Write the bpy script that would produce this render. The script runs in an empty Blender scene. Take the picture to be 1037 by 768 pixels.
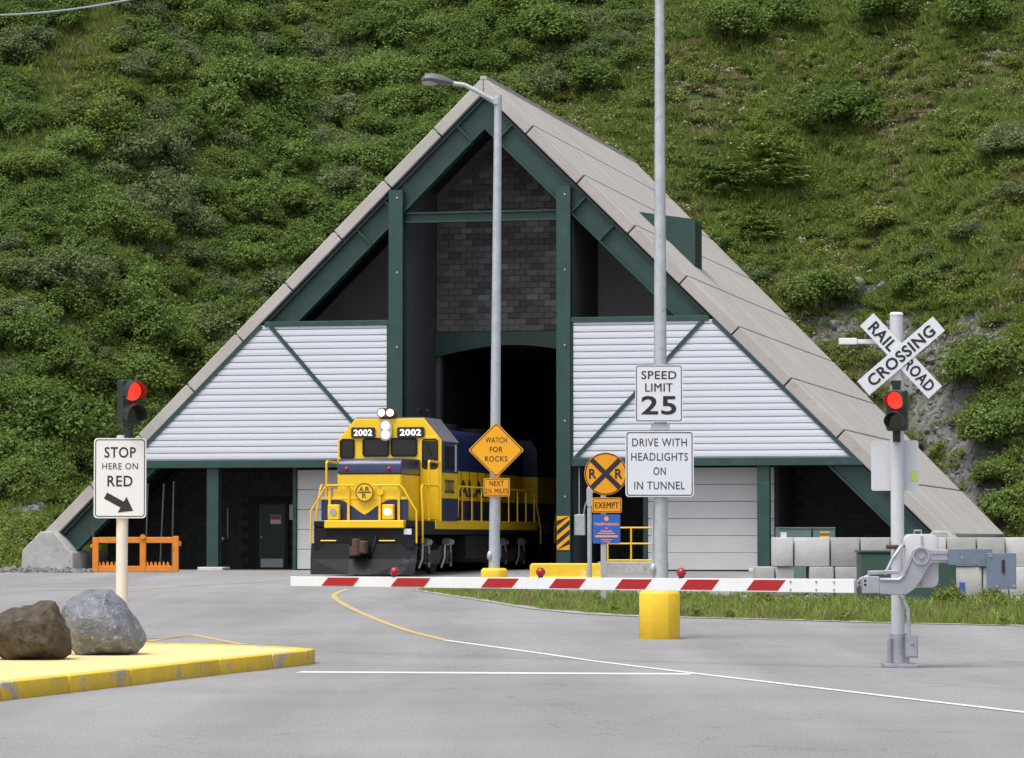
import bpy, bmesh, math, random
import numpy as np
from mathutils import Vector, Matrix, noise

R = math.radians
C = bpy.context.scene.collection
sc = bpy.context.scene

# ------------------------------------------------------------------ camera
FPX = 3500.0                       # focal length in photo pixels (1037 wide)
PITCH = math.atan(161 / FPX)
CAM_Z = 1.6
cam = bpy.data.cameras.new('camera')
cam.sensor_width = 36.0
cam.lens = 36.0 * FPX / 1037.0
cam.clip_end = 3000
cam.clip_start = 0.5
camo = bpy.data.objects.new('camera', cam)
C.objects.link(camo)
camo.location = (0, 0, CAM_Z)
camo.rotation_euler = (R(90) + PITCH, 0, 0)
sc.camera = camo

# ------------------------------------------------------------------ light: bright overcast day
SUN_DIR = Vector((-0.30, -0.36, 1.0)).normalized()      # towards the sun
w = bpy.data.worlds.new('World')
sc.world = w
w.use_nodes = True
nt = w.node_tree
bg = nt.nodes['Background']
sky = nt.nodes.new('ShaderNodeTexSky')
sky.sky_type = 'NISHITA'
sky.sun_disc = False
sky.sun_elevation = math.asin(SUN_DIR.z)
sky.sun_rotation = math.atan2(SUN_DIR.x, SUN_DIR.y)
sky.dust_density = 4.0
sky.air_density = 1.0
hs = nt.nodes.new('ShaderNodeHueSaturation')
hs.inputs['Saturation'].default_value = 0.42             # cloud cover: nearly white sky light
nt.links.new(sky.outputs[0], hs.inputs['Color'])
nt.links.new(hs.outputs[0], bg.inputs['Color'])
bg.inputs['Strength'].default_value = 0.15
sun = bpy.data.lights.new('sun', 'SUN')
sun.energy = 1.5
sun.angle = R(30)
sun.color = (1.0, 0.96, 0.90)
suno = bpy.data.objects.new('sun', sun)
C.objects.link(suno)
suno.rotation_euler = (-SUN_DIR).to_track_quat('-Z', 'Y').to_euler()
sc.view_settings.view_transform = 'Standard'
sc.view_settings.look = 'None'
sc.view_settings.gamma = 1.0
sc.view_settings.exposure = 0.62
sc.view_settings.use_curve_mapping = False

# ------------------------------------------------------------------ measuring helpers
CP, SP = math.cos(PITCH), math.sin(PITCH)
def ray(px, py):
    a = (px - 518.5) / FPX; b = (384 - py) / FPX
    return Vector((a, -SP * b + CP, CP * b + SP))
def at(px, py, d):
    r = ray(px, py); k = d / r.y
    return Vector((r.x * k, d, CAM_Z + r.z * k))
def zg(y):
    return 0.58 * min(1.0, max(0.0, (y - 45) / 63))
def gr(px, py):
    d = 20.0
    while d < 140:
        p = at(px, py, d)
        if p.z <= zg(d): return p
        d += 0.05
    return p
TH = R(12.9)
BO = Vector((-0.82, 108.0, 0.58))
AX = Vector((math.sin(TH), math.cos(TH), 0)); RT = Vector((math.cos(TH), -math.sin(TH), 0))
def bl(px, py, v=0.0):                       # photo measurement -> (u, w) on a plane v behind the building front
    r = ray(px, py); c = Vector((0, 0, CAM_Z))
    t = (v + (BO - c).dot(AX)) / r.dot(AX)
    p = c + r * t - BO
    return p.dot(RT), p.z
def bw(u, v, wz): return BO + RT * u + AX * v + Vector((0, 0, wz))

# ------------------------------------------------------------------ mesh helpers
class MB:
    def __init__(s): s.v = []; s.f = []
    def add(s, vs, fs):
        b = len(s.v); s.v += [tuple(p) for p in vs]; s.f += [tuple(b + i for i in f) for f in fs]; return s
    def box(s, x0, x1, y0, y1, z0, z1):
        return s.add([(x0,y0,z0),(x1,y0,z0),(x1,y1,z0),(x0,y1,z0),(x0,y0,z1),(x1,y0,z1),(x1,y1,z1),(x0,y1,z1)],
                     [(0,3,2,1),(4,5,6,7),(0,1,5,4),(1,2,6,5),(2,3,7,6),(3,0,4,7)])
    def bar(s, p0, p1, wd, dp, up=(0, -1, 0)):          # rectangular bar between two points; dp measured along up
        p0, p1 = Vector(p0), Vector(p1); d = (p1 - p0).normalized(); u = Vector(up)
        u = (u - d * u.dot(d)).normalized(); n = d.cross(u)
        vs = []
        for p in (p0, p1):
            for a, b in ((-1,-1),(1,-1),(1,1),(-1,1)): vs.append(p + n * (a * wd / 2) + u * (b * dp / 2))
        return s.add(vs, [(3,2,1,0),(4,5,6,7),(0,1,5,4),(1,2,6,5),(2,3,7,6),(3,0,4,7)])
    def prism(s, poly, a0, a1, ax='y'):                 # polygon (p,q) extruded along an axis
        def P(p, q, a):
            return (p, a, q) if ax == 'y' else ((a, p, q) if ax == 'x' else (p, q, a))
        n = len(poly)
        vs = [P(p, q, a0) for p, q in poly] + [P(p, q, a1) for p, q in poly]
        fs = [tuple(range(n))[::-1], tuple(range(n, 2 * n))] + [(i, (i + 1) % n, n + (i + 1) % n, n + i) for i in range(n)]
        return s.add(vs, fs)
    def cyl(s, p0, p1, r0, r1=None, n=12, rot=0.0):
        r1 = r0 if r1 is None else r1
        p0, p1 = Vector(p0), Vector(p1); d = (p1 - p0).normalized()
        u = d.orthogonal().normalized() if abs(d.z) < 0.99 else Vector((1, 0, 0)); t = d.cross(u)
        vs = []
        for p, r in ((p0, r0), (p1, r1)):
            for i in range(n):
                a = 2 * math.pi * i / n + rot
                vs.append(p + u * (r * math.cos(a)) + t * (r * math.sin(a)))
        return s.add(vs, [tuple(range(n))[::-1], tuple(range(n, 2 * n))] + [(i, (i + 1) % n, n + (i + 1) % n, n + i) for i in range(n)])
    def tube(s, pts, r, n=8):
        pts = [Vector(p) for p in pts]; rs = r if isinstance(r, (list, tuple)) else [r] * len(pts)
        vs = []; u = None
        for i, p in enumerate(pts):
            d = (pts[min(i + 1, len(pts) - 1)] - pts[max(i - 1, 0)]).normalized()
            u = (d.orthogonal() if u is None else (u - d * u.dot(d))).normalized(); t = d.cross(u)
            for k in range(n):
                a = 2 * math.pi * k / n; vs.append(p + u * (rs[i] * math.cos(a)) + t * (rs[i] * math.sin(a)))
        m = len(pts)
        fs = [tuple(range(n))[::-1], tuple(range((m - 1) * n, m * n))]
        for i in range(m - 1):
            for k in range(n): fs.append((i*n+k, i*n+(k+1)%n, (i+1)*n+(k+1)%n, (i+1)*n+k))
        return s.add(vs, fs)
    def ball(s, c, r, n=12, m=8, sc3=(1, 1, 1)):
        c = Vector(c); vs = [c + Vector((0, 0, -r * sc3[2]))]
        for j in range(1, m):
            ph = -math.pi / 2 + math.pi * j / m
            for i in range(n):
                a = 2 * math.pi * i / n
                vs.append(c + Vector((r*sc3[0]*math.cos(ph)*math.cos(a), r*sc3[1]*math.cos(ph)*math.sin(a), r*sc3[2]*math.sin(ph))))
        vs.append(c + Vector((0, 0, r * sc3[2]))); T = len(vs) - 1
        fs = [(0, 1 + (i + 1) % n, 1 + i) for i in range(n)]
        for j in range(m - 2):
            for i in range(n):
                a = 1 + j*n + i; b = 1 + j*n + (i+1) % n; fs.append((a, b, b + n, a + n))
        fs += [(1 + (m-2)*n + i, 1 + (m-2)*n + (i+1) % n, T) for i in range(n)]
        return s.add(vs, fs)
    def ring(s, outer, inner, a0, a1, ax='y'):          # frame between two equal-length outlines
        n = len(outer)
        def P(p, q, a): return (p, a, q) if ax == 'y' else ((a, p, q) if ax == 'x' else (p, q, a))
        vs = [P(*o, a0) for o in outer] + [P(*o, a0) for o in inner] + [P(*o, a1) for o in outer] + [P(*o, a1) for o in inner]
        fs = []
        for i in range(n):
            j = (i + 1) % n
            fs += [(i, j, n + j, n + i), (2*n+i, 3*n+i, 3*n+j, 2*n+j), (i, 2*n+i, 2*n+j, j), (n+i, n+j, 3*n+j, 3*n+i)]
        return s.add(vs, fs)
    def mesh(s, name, mat, bevel=0.0, smooth=True, seg=1, ang=35):
        bm = bmesh.new(); vv = [bm.verts.new(p) for p in s.v]
        for f in s.f:
            try: bm.faces.new([vv[i] for i in f])
            except ValueError: pass
        bmesh.ops.recalc_face_normals(bm, faces=bm.faces)
        if bevel:
            es = [e for e in bm.edges if len(e.link_faces) == 2 and e.calc_face_angle(0) > R(30)]
            bmesh.ops.bevel(bm, geom=es, offset=bevel, segments=seg, affect='EDGES', profile=0.5, clamp_overlap=True)
        me = bpy.data.meshes.new(name); bm.to_mesh(me); bm.free()
        me.materials.append(mat)
        if smooth:
            me.polygons.foreach_set('use_smooth', [True] * len(me.polygons)); me.set_sharp_from_angle(angle=R(ang))
        return me
    def build(s, name, mat, parent=None, bevel=0.0, loc=None, **k):
        return link(name, s.mesh(name, mat, bevel, **k), parent, loc)
def link(name, me, parent=None, loc=None, rz=0.0):
    o = bpy.data.objects.new(name, me); C.objects.link(o)
    if parent is not None: o.parent = parent
    if loc is not None: o.location = loc
    if rz: o.rotation_euler = (0, 0, rz)
    return o
def tag(o, label=None, cat=None, group=None, kind=None):
    if label: o['label'] = label
    if cat: o['category'] = cat
    if group: o['group'] = group
    if kind: o['kind'] = kind
    return o
def thing(name, label, cat, loc=(0, 0, 0), rz=0.0, group=None):
    return tag(link(name, None, None, loc, rz), label, cat, group)
def copy_tree(o, parent=None):
    c = o.copy(); C.objects.link(c); c.parent = parent
    for ch in list(o.children): copy_tree(ch, c)
    return c
def rrect(cx, cz, wd, h, r=0.04, n=4):
    pts = []
    for (sx, sz, a0) in ((1,1,0),(-1,1,90),(-1,-1,180),(1,-1,270)):
        for i in range(n + 1):
            a = R(a0 + 90 * i / n)
            pts.append((cx + sx * (wd/2 - r) + r * math.cos(a), cz + sz * (h/2 - r) + r * math.sin(a)))
    return pts
def arc(cx, cy, r, a0, a1, n):
    return [(cx + r * math.cos(R(a0 + (a1 - a0) * i / n)), cy + r * math.sin(R(a0 + (a1 - a0) * i / n))) for i in range(n + 1)]

# ------------------------------------------------------------------ materials
def mat(name, col, rough=0.6, var=0.0, scale=6.0, bump=0.0, metal=0.0, col2=None, spec=0.5, bscale=None, stain=None, stretch=None, coat=0.0):
    m = bpy.data.materials.new(name); m.use_nodes = True; t = m.node_tree; b = t.nodes['Principled BSDF']
    b.inputs['Roughness'].default_value = rough; b.inputs['Metallic'].default_value = metal
    b.inputs['Specular IOR Level'].default_value = spec; b.inputs['Coat Weight'].default_value = coat
    b.inputs['Base Color'].default_value = (*col, 1)
    if var or col2 or bump or stain:
        tc = t.nodes.new('ShaderNodeTexCoord'); src = tc.outputs['Object']
        if stretch:
            mp = t.nodes.new('ShaderNodeMapping'); mp.inputs['Scale'].default_value = stretch
            t.links.new(src, mp.inputs[0]); src = mp.outputs[0]
        n1 = t.nodes.new('ShaderNodeTexNoise'); n1.inputs['Scale'].default_value = scale; n1.inputs['Detail'].default_value = 8; n1.inputs['Roughness'].default_value = 0.65
        t.links.new(src, n1.inputs['Vector'])
        cr = t.nodes.new('ShaderNodeValToRGB'); cr.color_ramp.elements[0].position = 0.3; cr.color_ramp.elements[1].position = 0.7
        c2 = col2 or tuple(min(1, c * (1 + var)) for c in col); c1 = col if col2 else tuple(c * (1 - var) for c in col)
        cr.color_ramp.elements[0].color = (*c1, 1); cr.color_ramp.elements[1].color = (*c2, 1)
        t.links.new(n1.outputs[0], cr.inputs[0]); out = cr.outputs[0]
        if stain:                                        # (colour, scale, threshold)
            n3 = t.nodes.new('ShaderNodeTexNoise'); n3.inputs['Scale'].default_value = stain[1]; n3.inputs['Detail'].default_value = 6; n3.inputs['Roughness'].default_value = 0.7
            t.links.new(src, n3.inputs['Vector'])
            r3 = t.nodes.new('ShaderNodeValToRGB'); r3.color_ramp.elements[0].position = stain[2]; r3.color_ramp.elements[1].position = stain[2] + 0.08
            t.links.new(n3.outputs[0], r3.inputs[0])
            mx = t.nodes.new('ShaderNodeMix'); mx.data_type = 'RGBA'
            t.links.new(r3.outputs[0], mx.inputs[0]); t.links.new(out, mx.inputs[6]); mx.inputs[7].default_value = (*stain[0], 1); out = mx.outputs[2]
        t.links.new(out, b.inputs['Base Color'])
        if bump:
            n2 = t.nodes.new('ShaderNodeTexNoise'); n2.inputs['Scale'].default_value = bscale or scale * 4; n2.inputs['Detail'].default_value = 6
            t.links.new(tc.outputs['Object'], n2.inputs['Vector'])
            bp = t.nodes.new('ShaderNodeBump'); bp.inputs['Strength'].default_value = bump; bp.inputs['Distance'].default_value = 0.02
            t.links.new(n2.outputs[0], bp.inputs['Height']); t.links.new(bp.outputs[0], b.inputs['Normal'])
    return m
def emit(name, col, s, base=(0.02, 0.02, 0.02)):
    m = bpy.data.materials.new(name); m.use_nodes = True; b = m.node_tree.nodes['Principled BSDF']
    b.inputs['Base Color'].default_value = (*base, 1); b.inputs['Emission Color'].default_value = (*col, 1); b.inputs['Emission Strength'].default_value = s
    return m
M = dict(
    green=mat('green_steel', (0.014, 0.048, 0.043), 0.45, 0.25, 2.5, stain=((0.03, 0.075, 0.065), 1.3, 0.62)),
    siding=mat('white_siding', (0.60, 0.625, 0.68), 0.42, 0.04, 0.5, stain=((0.50, 0.52, 0.56), 0.9, 0.66), stretch=(0.4, 1, 3)),
    roof=mat('roof_concrete', (0.315, 0.295, 0.275), 0.9, 0, 0.9, 0.5, col2=(0.43, 0.41, 0.385), bscale=14, stain=((0.25, 0.235, 0.22), 1.6, 0.60), stretch=(0.35, 1.6, 0.35)),
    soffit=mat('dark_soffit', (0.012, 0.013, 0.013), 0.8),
    conc=mat('concrete', (0.27, 0.27, 0.27), 0.9, 0, 1.7, 0.4, col2=(0.42, 0.42, 0.41), stain=((0.19, 0.19, 0.18), 2.4, 0.60)),
    conc_lt=mat('pale_concrete', (0.42, 0.42, 0.42), 0.9, 0, 1.5, 0.4, col2=(0.58, 0.58, 0.57), stain=((0.28, 0.28, 0.27), 2.1, 0.63)),
    cmu=[mat('block_grey_%d' % i, c, 0.9, 0.18, 9, 0.4) for i, c in enumerate(((0.085,0.085,0.090),(0.125,0.124,0.130),(0.165,0.163,0.168),(0.215,0.212,0.215)))],
    mortar=mat('mortar', (0.13, 0.13, 0.135), 0.95, 0.2, 5),
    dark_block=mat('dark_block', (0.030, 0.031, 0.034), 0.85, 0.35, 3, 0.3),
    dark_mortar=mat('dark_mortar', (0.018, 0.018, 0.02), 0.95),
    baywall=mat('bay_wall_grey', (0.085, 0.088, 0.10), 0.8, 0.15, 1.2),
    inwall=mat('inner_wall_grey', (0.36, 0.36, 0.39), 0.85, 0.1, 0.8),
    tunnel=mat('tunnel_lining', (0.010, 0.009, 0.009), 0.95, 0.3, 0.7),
    rolldoor=mat('rolling_door', (0.52, 0.53, 0.54), 0.5, 0.05, 1.0),
    steel=mat('galvanised', (0.42, 0.45, 0.48), 0.42, 0.14, 5, 0.1, metal=0.35, stain=((0.31, 0.33, 0.36), 9, 0.58)),
    alu=mat('bare_aluminium', (0.34, 0.35, 0.385), 0.45, 0.14, 5, metal=0.35, stain=((0.26, 0.26, 0.28), 8, 0.6)),
    gateplate=mat('galvanised_plate', (0.15, 0.19, 0.24), 0.5, 0.12, 7, metal=0.3),
    white=mat('white_paint', (0.66, 0.67, 0.69), 0.4, 0.04, 3, stain=((0.6, 0.59, 0.57), 4, 0.67)),
    whitesign=mat('sign_white', (0.62, 0.645, 0.69), 0.35, 0.03, 2),
    signback=mat('sign_back', (0.54, 0.55, 0.58), 0.4, 0.03, 3),
    black=mat('sign_black', (0.012, 0.012, 0.014), 0.5),
    signal=mat('signal_housing', (0.010, 0.018, 0.016), 0.45),
    yellow=mat('yellow_paint', (0.74, 0.48, 0.02), 0.6, 0.06, 3, 0.3, stain=((0.78, 0.64, 0.36), 2.6, 0.60)),
    kerby=mat('kerb_paint', (0.66, 0.44, 0.03), 0.7, 0.12, 3, 0.6, stain=((0.34, 0.32, 0.28), 2.2, 0.545)),
    islandtop=mat('island_paint', (0.70, 0.535, 0.25), 0.8, 0.05, 1.1, 0.4, stain=((0.66, 0.55, 0.32), 1.9, 0.66), bscale=60),
    signy=mat('sign_yellow', (0.80, 0.36, 0.005), 0.4, 0.04, 2),
    signo=mat('sign_amber', (0.74, 0.30, 0.004), 0.4, 0.05, 2),
    blue_sign=mat('sign_blue', (0.025, 0.10, 0.42), 0.45),
    orange_txt=mat('sign_orange_print', (0.85, 0.32, 0.10), 0.5),
    red=mat('reflective_red', (0.33, 0.005, 0.010), 0.4, 0.05, 3),
    redlens=mat('red_lens', (0.30, 0.008, 0.012), 0.2, spec=0.6),
    redlit=emit('lit_red_lens', (1.0, 0.02, 0.012), 1.6),
    lit=emit('lit_headlight', (1.0, 0.88, 0.68), 2.2),
    chrome=mat('lamp_reflector', (0.7, 0.7, 0.68), 0.15, metal=0.9),
    locoy=mat('locomotive_yellow', (0.78, 0.50, 0.008), 0.38, 0.05, 2, stain=((0.52, 0.33, 0.03), 3.2, 0.66), coat=0.2),
    locob=mat('locomotive_blue', (0.014, 0.022, 0.075), 0.38, 0.2, 2, coat=0.2),
    locodark=mat('locomotive_black', (0.010, 0.010, 0.011), 0.6, 0.4, 6, spec=0.2),
    plow=mat('plow_black', (0.009, 0.010, 0.012), 0.5, 0.3, 3, stain=((0.03, 0.033, 0.04), 1.4, 0.58), spec=0.25),
    truckm=mat('truck_grime', (0.045, 0.04, 0.036), 0.75, 0.45, 8, 0.3),
    bearing=mat('worn_steel', (0.40, 0.40, 0.40), 0.4, 0.2, 12, metal=0.7),
    rust=mat('rusty_iron', (0.075, 0.042, 0.028), 0.85, 0.4, 12, 0.5),
    cabroof=mat('cab_roof_grey', (0.14, 0.14, 0.16), 0.6, 0.15, 4),
    glass=mat('dark_glass', (0.010, 0.012, 0.013), 0.06, spec=0.8),
    rail=mat('rail_steel', (0.22, 0.20, 0.19), 0.4, 0.2, 9, metal=0.6),
    orange=mat('orange_steel', (0.62, 0.20, 0.015), 0.55, 0.12, 4, stain=((0.25, 0.10, 0.03), 5, 0.62)),
    handy=mat('rail_yellow', (0.75, 0.45, 0.01), 0.5, 0.08, 6),
    cabinet=mat('green_cabinet', (0.035, 0.075, 0.058), 0.5, 0.12, 2),
    cabinet2=mat('grey_green_cabinet', (0.09, 0.15, 0.14), 0.5, 0.1, 2),
    rock_b=mat('brown_rock', (0.022, 0.018, 0.011), 0.85, 0, 11, 1.0, col2=(0.100, 0.080, 0.052), stain=((0.050, 0.052, 0.010), 3.2, 0.62), bscale=30),
    rock_g=mat('grey_rock', (0.075, 0.082, 0.10), 0.55, 0, 7, 1.0, col2=(0.21, 0.225, 0.26), stain=((0.38, 0.39, 0.41), 13, 0.58), bscale=30),
    hillrock=mat('hill_rock', (0.10, 0.098, 0.092), 0.9, 0, 2, 0.9, col2=(0.26, 0.255, 0.245), bscale=7),
    wire=mat('cable', (0.35, 0.38, 0.42), 0.5),
    mwhite=mat('road_white', (0.62, 0.62, 0.60), 0.8, 0.10, 5, stain=((0.30, 0.30, 0.30), 9, 0.62)),
    myellow=mat('road_yellow', (0.47, 0.345, 0.145), 0.8, 0.10, 5, stain=((0.24, 0.22, 0.17), 9, 0.58)),
    bark=mat('bark', (0.10, 0.085, 0.07), 0.9, 0.3, 8),
    kick=mat('kick_plate', (0.45, 0.45, 0.46), 0.5, 0.08, 6, metal=0.2),
)
def asphalt():
    m = mat('asphalt', (0.218, 0.220, 0.230), 0.88, 0, 0.35, 0.5, col2=(0.268, 0.268, 0.272), bscale=70)
    t = m.node_tree; b = t.nodes['Principled BSDF']; tc = t.nodes['Texture Coordinate']
    base = b.inputs['Base Color'].links[0].from_socket
    fine = t.nodes.new('ShaderNodeTexNoise'); fine.inputs['Scale'].default_value = 38; fine.inputs['Detail'].default_value = 3
    t.links.new(tc.outputs['Object'], fine.inputs['Vector'])
    mx = t.nodes.new('ShaderNodeMix'); mx.data_type = 'RGBA'; mx.blend_type = 'OVERLAY'; mx.inputs[0].default_value = 0.75
    t.links.new(base, mx.inputs[6]); t.links.new(fine.outputs[0], mx.inputs[7])
    # tyre wear: long faint darker lanes with wobbly edges
    mp = t.nodes.new('ShaderNodeMapping'); mp.inputs['Scale'].default_value = (1.1, 0.10, 1); mp.inputs['Rotation'].default_value = (0, 0, R(-24))
    t.links.new(tc.outputs['Object'], mp.inputs[0])
    wn = t.nodes.new('ShaderNodeTexNoise'); wn.inputs['Scale'].default_value = 0.55; wn.inputs['Detail'].default_value = 5
    t.links.new(mp.outputs[0], wn.inputs['Vector'])
    rp = t.nodes.new('ShaderNodeValToRGB'); rp.color_ramp.elements[0].position = 0.40; rp.color_ramp.elements[1].position = 0.62
    rp.color_ramp.elements[0].color = (0.86, 0.845, 0.82, 1); rp.color_ramp.elements[1].color = (1.05, 1.04, 1.03, 1)
    t.links.new(wn.outputs[0], rp.inputs[0])
    m2 = t.nodes.new('ShaderNodeMix'); m2.data_type = 'RGBA'; m2.blend_type = 'MULTIPLY'; m2.inputs[0].default_value = 1
    t.links.new(mx.outputs[2], m2.inputs[6]); t.links.new(rp.outputs[0], m2.inputs[7])
    # thin sealed cracks
    vo = t.nodes.new('ShaderNodeTexVoronoi'); vo.feature = 'DISTANCE_TO_EDGE'; vo.inputs['Scale'].default_value = 0.16
    wd = t.nodes.new('ShaderNodeMixRGB'); wd.inputs[0].default_value = 0.25
    t.links.new(tc.outputs['Object'], wd.inputs[1]); t.links.new(fine.outputs[0], wd.inputs[2])
    nz = t.nodes.new('ShaderNodeTexNoise'); nz.inputs['Scale'].default_value = 0.8; nz.inputs['Detail'].default_value = 6
    t.links.new(tc.outputs['Object'], nz.inputs['Vector'])
    va = t.nodes.new('ShaderNodeVectorMath'); va.operation = 'MULTIPLY_ADD'; va.inputs[1].default_value = (3, 3, 3)
    t.links.new(nz.outputs['Color'], va.inputs[0]); t.links.new(tc.outputs['Object'], va.inputs[2])
    t.links.new(va.outputs[0], vo.inputs['Vector'])
    rc = t.nodes.new('ShaderNodeValToRGB'); rc.color_ramp.elements[0].position = 0.0; rc.color_ramp.elements[1].position = 0.006
    rc.color_ramp.elements[0].color = (0.74, 0.74, 0.74, 1)
    t.links.new(vo.outputs['Distance'], rc.inputs[0])
    m3 = t.nodes.new('ShaderNodeMix'); m3.data_type = 'RGBA'; m3.blend_type = 'MULTIPLY'; m3.inputs[0].default_value = 1
    t.links.new(m2.outputs[2], m3.inputs[6]); t.links.new(rc.outputs[0], m3.inputs[7])
    t.links.new(m3.outputs[2], b.inputs['Base Color'])
    return m
M['asphalt'] = asphalt()
def leafmat(name, c0, c1, rough=0.6, trans=0.35):
    m = bpy.data.materials.new(name); m.use_nodes = True; t = m.node_tree; b = t.nodes['Principled BSDF']; out = t.nodes['Material Output']
    at_ = t.nodes.new('ShaderNodeAttribute'); at_.attribute_name = 'tint'
    oi = t.nodes.new('ShaderNodeObjectInfo')
    ad = t.nodes.new('ShaderNodeMath'); ad.operation = 'MULTIPLY_ADD'; ad.inputs[1].default_value = 0.55
    ml = t.nodes.new('ShaderNodeMath'); ml.operation = 'MULTIPLY'; ml.inputs[1].default_value = 0.45
    t.links.new(oi.outputs['Random'], ml.inputs[0]); t.links.new(at_.outputs['Fac'], ad.inputs[0]); t.links.new(ml.outputs[0], ad.inputs[2])
    cr = t.nodes.new('ShaderNodeValToRGB'); cr.color_ramp.elements[0].color = (*c0, 1); cr.color_ramp.elements[1].color = (*c1, 1)
    t.links.new(ad.outputs[0], cr.inputs[0])
    t.links.new(cr.outputs[0], b.inputs['Base Color']); b.inputs['Roughness'].default_value = rough; b.inputs['Specular IOR Level'].default_value = 0.2
    tr = t.nodes.new('ShaderNodeBsdfTranslucent'); t.links.new(cr.outputs[0], tr.inputs[0])
    ms = t.nodes.new('ShaderNodeMixShader'); ms.inputs[0].default_value = trans
    t.links.new(b.outputs[0], ms.inputs[1]); t.links.new(tr.outputs[0], ms.inputs[2]); t.links.new(ms.outputs[0], out.inputs['Surface'])
    return m
M['leaf_a'] = leafmat('alder_leaf', (0.076, 0.133, 0.026), (0.216, 0.295, 0.072))
M['leaf_b'] = leafmat('willow_leaf', (0.091, 0.134, 0.052), (0.228, 0.284, 0.120))
M['leaf_c'] = leafmat('yellow_green_leaf', (0.095, 0.143, 0.024), (0.251, 0.307, 0.073))
M['needle'] = leafmat('spruce_needle', (0.079, 0.144, 0.034), (0.263, 0.341, 0.078), trans=0.2)
M['grass'] = leafmat('grass_blade', (0.096, 0.168, 0.026), (0.262, 0.329, 0.080))
M['grass_dry'] = leafmat('dry_grass_blade', (0.172, 0.154, 0.066), (0.345, 0.286, 0.143))
M['flower'] = leafmat('pale_flower', (0.360, 0.348, 0.228), (0.600, 0.576, 0.408))

# ------------------------------------------------------------------ lettering (built-in font, as thin meshes)
_tc = {}
def text_verts(s, bold):
    k = (s, bold)
    if k not in _tc:
        cu = bpy.data.curves.new('t', 'FONT'); cu.body = s; cu.offset = bold; cu.resolution_u = 3; cu.space_character = 1.08
        o = bpy.data.objects.new('t', cu); C.objects.link(o)
        me = bpy.data.meshes.new_from_object(o)
        vs = np.array([v.co[:2] for v in me.vertices]); fs = [tuple(p.vertices) for p in me.polygons]
        bpy.data.objects.remove(o); bpy.data.meshes.remove(me); bpy.data.curves.remove(cu)
        mn, mx = vs.min(0), vs.max(0); vs = (vs - (mn + mx) / 2) / (mx - mn)
        _tc[k] = (vs, fs)
    return _tc[k]
def lettering(mb, s, cx, cz, wd, h, bold=0.012, rot=0.0):      # into 2D (x,z)
    vs, fs = text_verts(s, bold); c, sn = math.cos(rot), math.sin(rot)
    return [(cx + p[0]*wd*c - p[1]*h*sn, cz + p[0]*wd*sn + p[1]*h*c) for p in vs], fs
def put_text(parent, lines, y, m, name='lettering', ax='y'):   # one thin mesh for each line of writing
    for ln in lines:
        mb = MB()
        s, cx, cz, wd, h = ln[:5]; bold = ln[5] if len(ln) > 5 else 0.012; rot = ln[6] if len(ln) > 6 else 0.0
        if 'M' in s and bold > 0:                        # built-in outline of M does not take an offset
            p, fs = lettering(mb, s, cx, cz, wd - bold * h * 1.4, h, 0.0, rot)
            for k in (-1, 1): mb.add([(a + k * bold * h * 0.7, y - 0.0004 * k, b) for a, b in p], fs)
        else:
            p, fs = lettering(mb, s, cx, cz, wd, h, bold, rot)
            mb.add([(a, y, b) if ax == 'y' else (y, a, b) for a, b in p], fs)
        me = bpy.data.meshes.new(name); me.from_pydata(mb.v, [], mb.f); me.materials.append(m)
        link(name, me, parent)
def sign(parent, name, cx, cz, wd, h, y, m, lines, border=0.012, inset=0.015, r=0.04, txt=None, thick=0.006, back=None):
    o = MB().prism(rrect(cx, cz, wd, h, r), y, y + thick).build(name, m, parent)
    if border:
        a = wd - 2*inset; b = h - 2*inset
        MB().ring(rrect(cx, cz, a, b, r*0.8), rrect(cx, cz, a - 2*border, b - 2*border, r*0.6), y - 0.002, y - 0.0005).build('border', txt or M['black'], o, smooth=False)
    if lines: put_text(o, lines, y - 0.003, txt or M['black'])
    return o

# ================================================================== SETTING
# ground sheet
def ground():
    xs = sorted(set([-400, -200, -100] + list(range(-60, 61, 5)) + [100, 200, 400])); ys = sorted(set([-300, -100, -40] + list(range(-20, 141, 3)) + [45, 108, 160, 250, 400, 700]))
    vs = [(x, y, zg(y)) for y in ys for x in xs]; n = len(xs)
    fs = [(j*n+i, j*n+i+1, (j+1)*n+i+1, (j+1)*n+i) for j in range(len(ys)-1) for i in range(n-1)]
    me = bpy.data.meshes.new('ground'); me.from_pydata(vs, [], fs); me.materials.append(M['asphalt'])
    tag(link('ground', me), kind='structure')
ground()
def y0(x):
    def ss(a, b, t): t = min(1, max(0, (t - a) / (b - a))); return t*t*(3-2*t)
    return 118.0 + 8.5 * ss(-20, -7, x) - 6.5 * ss(13.5, 21, x)
def hill(x, y):
    t = y - y0(x)
    bank = 0.34 * (y - 112.2) * min(1, max(0, (-14.8 - x) / 1.5)) if x < -14.8 else 0.0      # grassy bank at the foot on the left
    bank = max(0.0, bank) + max(0.0, 0.30 * (y - 117.5) * min(1, max(0, (x - 17.5) / 2)) if x > 17.5 else 0.0)
    if t < -1: return 0.3 + min(bank, 3.0)
    s = 0.90 * (t + 1) * min(1.0, 0.45 + (t + 1) / 16.0) if t < 8 else 0.90 * (t + 1)
    a = min(1.0, max(0, (t + 1) / 6))
    n = noise.noise(Vector((x * 0.07, y * 0.07, 3.1))) * 0.9 + noise.noise(Vector((x * 0.19, y * 0.19, 7.7))) * 0.7 + noise.noise(Vector((x * 0.6, y * 0.6, 1.7))) * 0.28
    return 0.3 + max(s, min(bank, 3.0)) + a * n
def hill_at(px, py, lo=112.0, hi=215.0):
    d = lo
    while d < hi:
        p = at(px, py, d)
        if p.z <= hill(p.x, d): return Vector((p.x, d, hill(p.x, d)))
        d += 0.15
    return p
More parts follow.
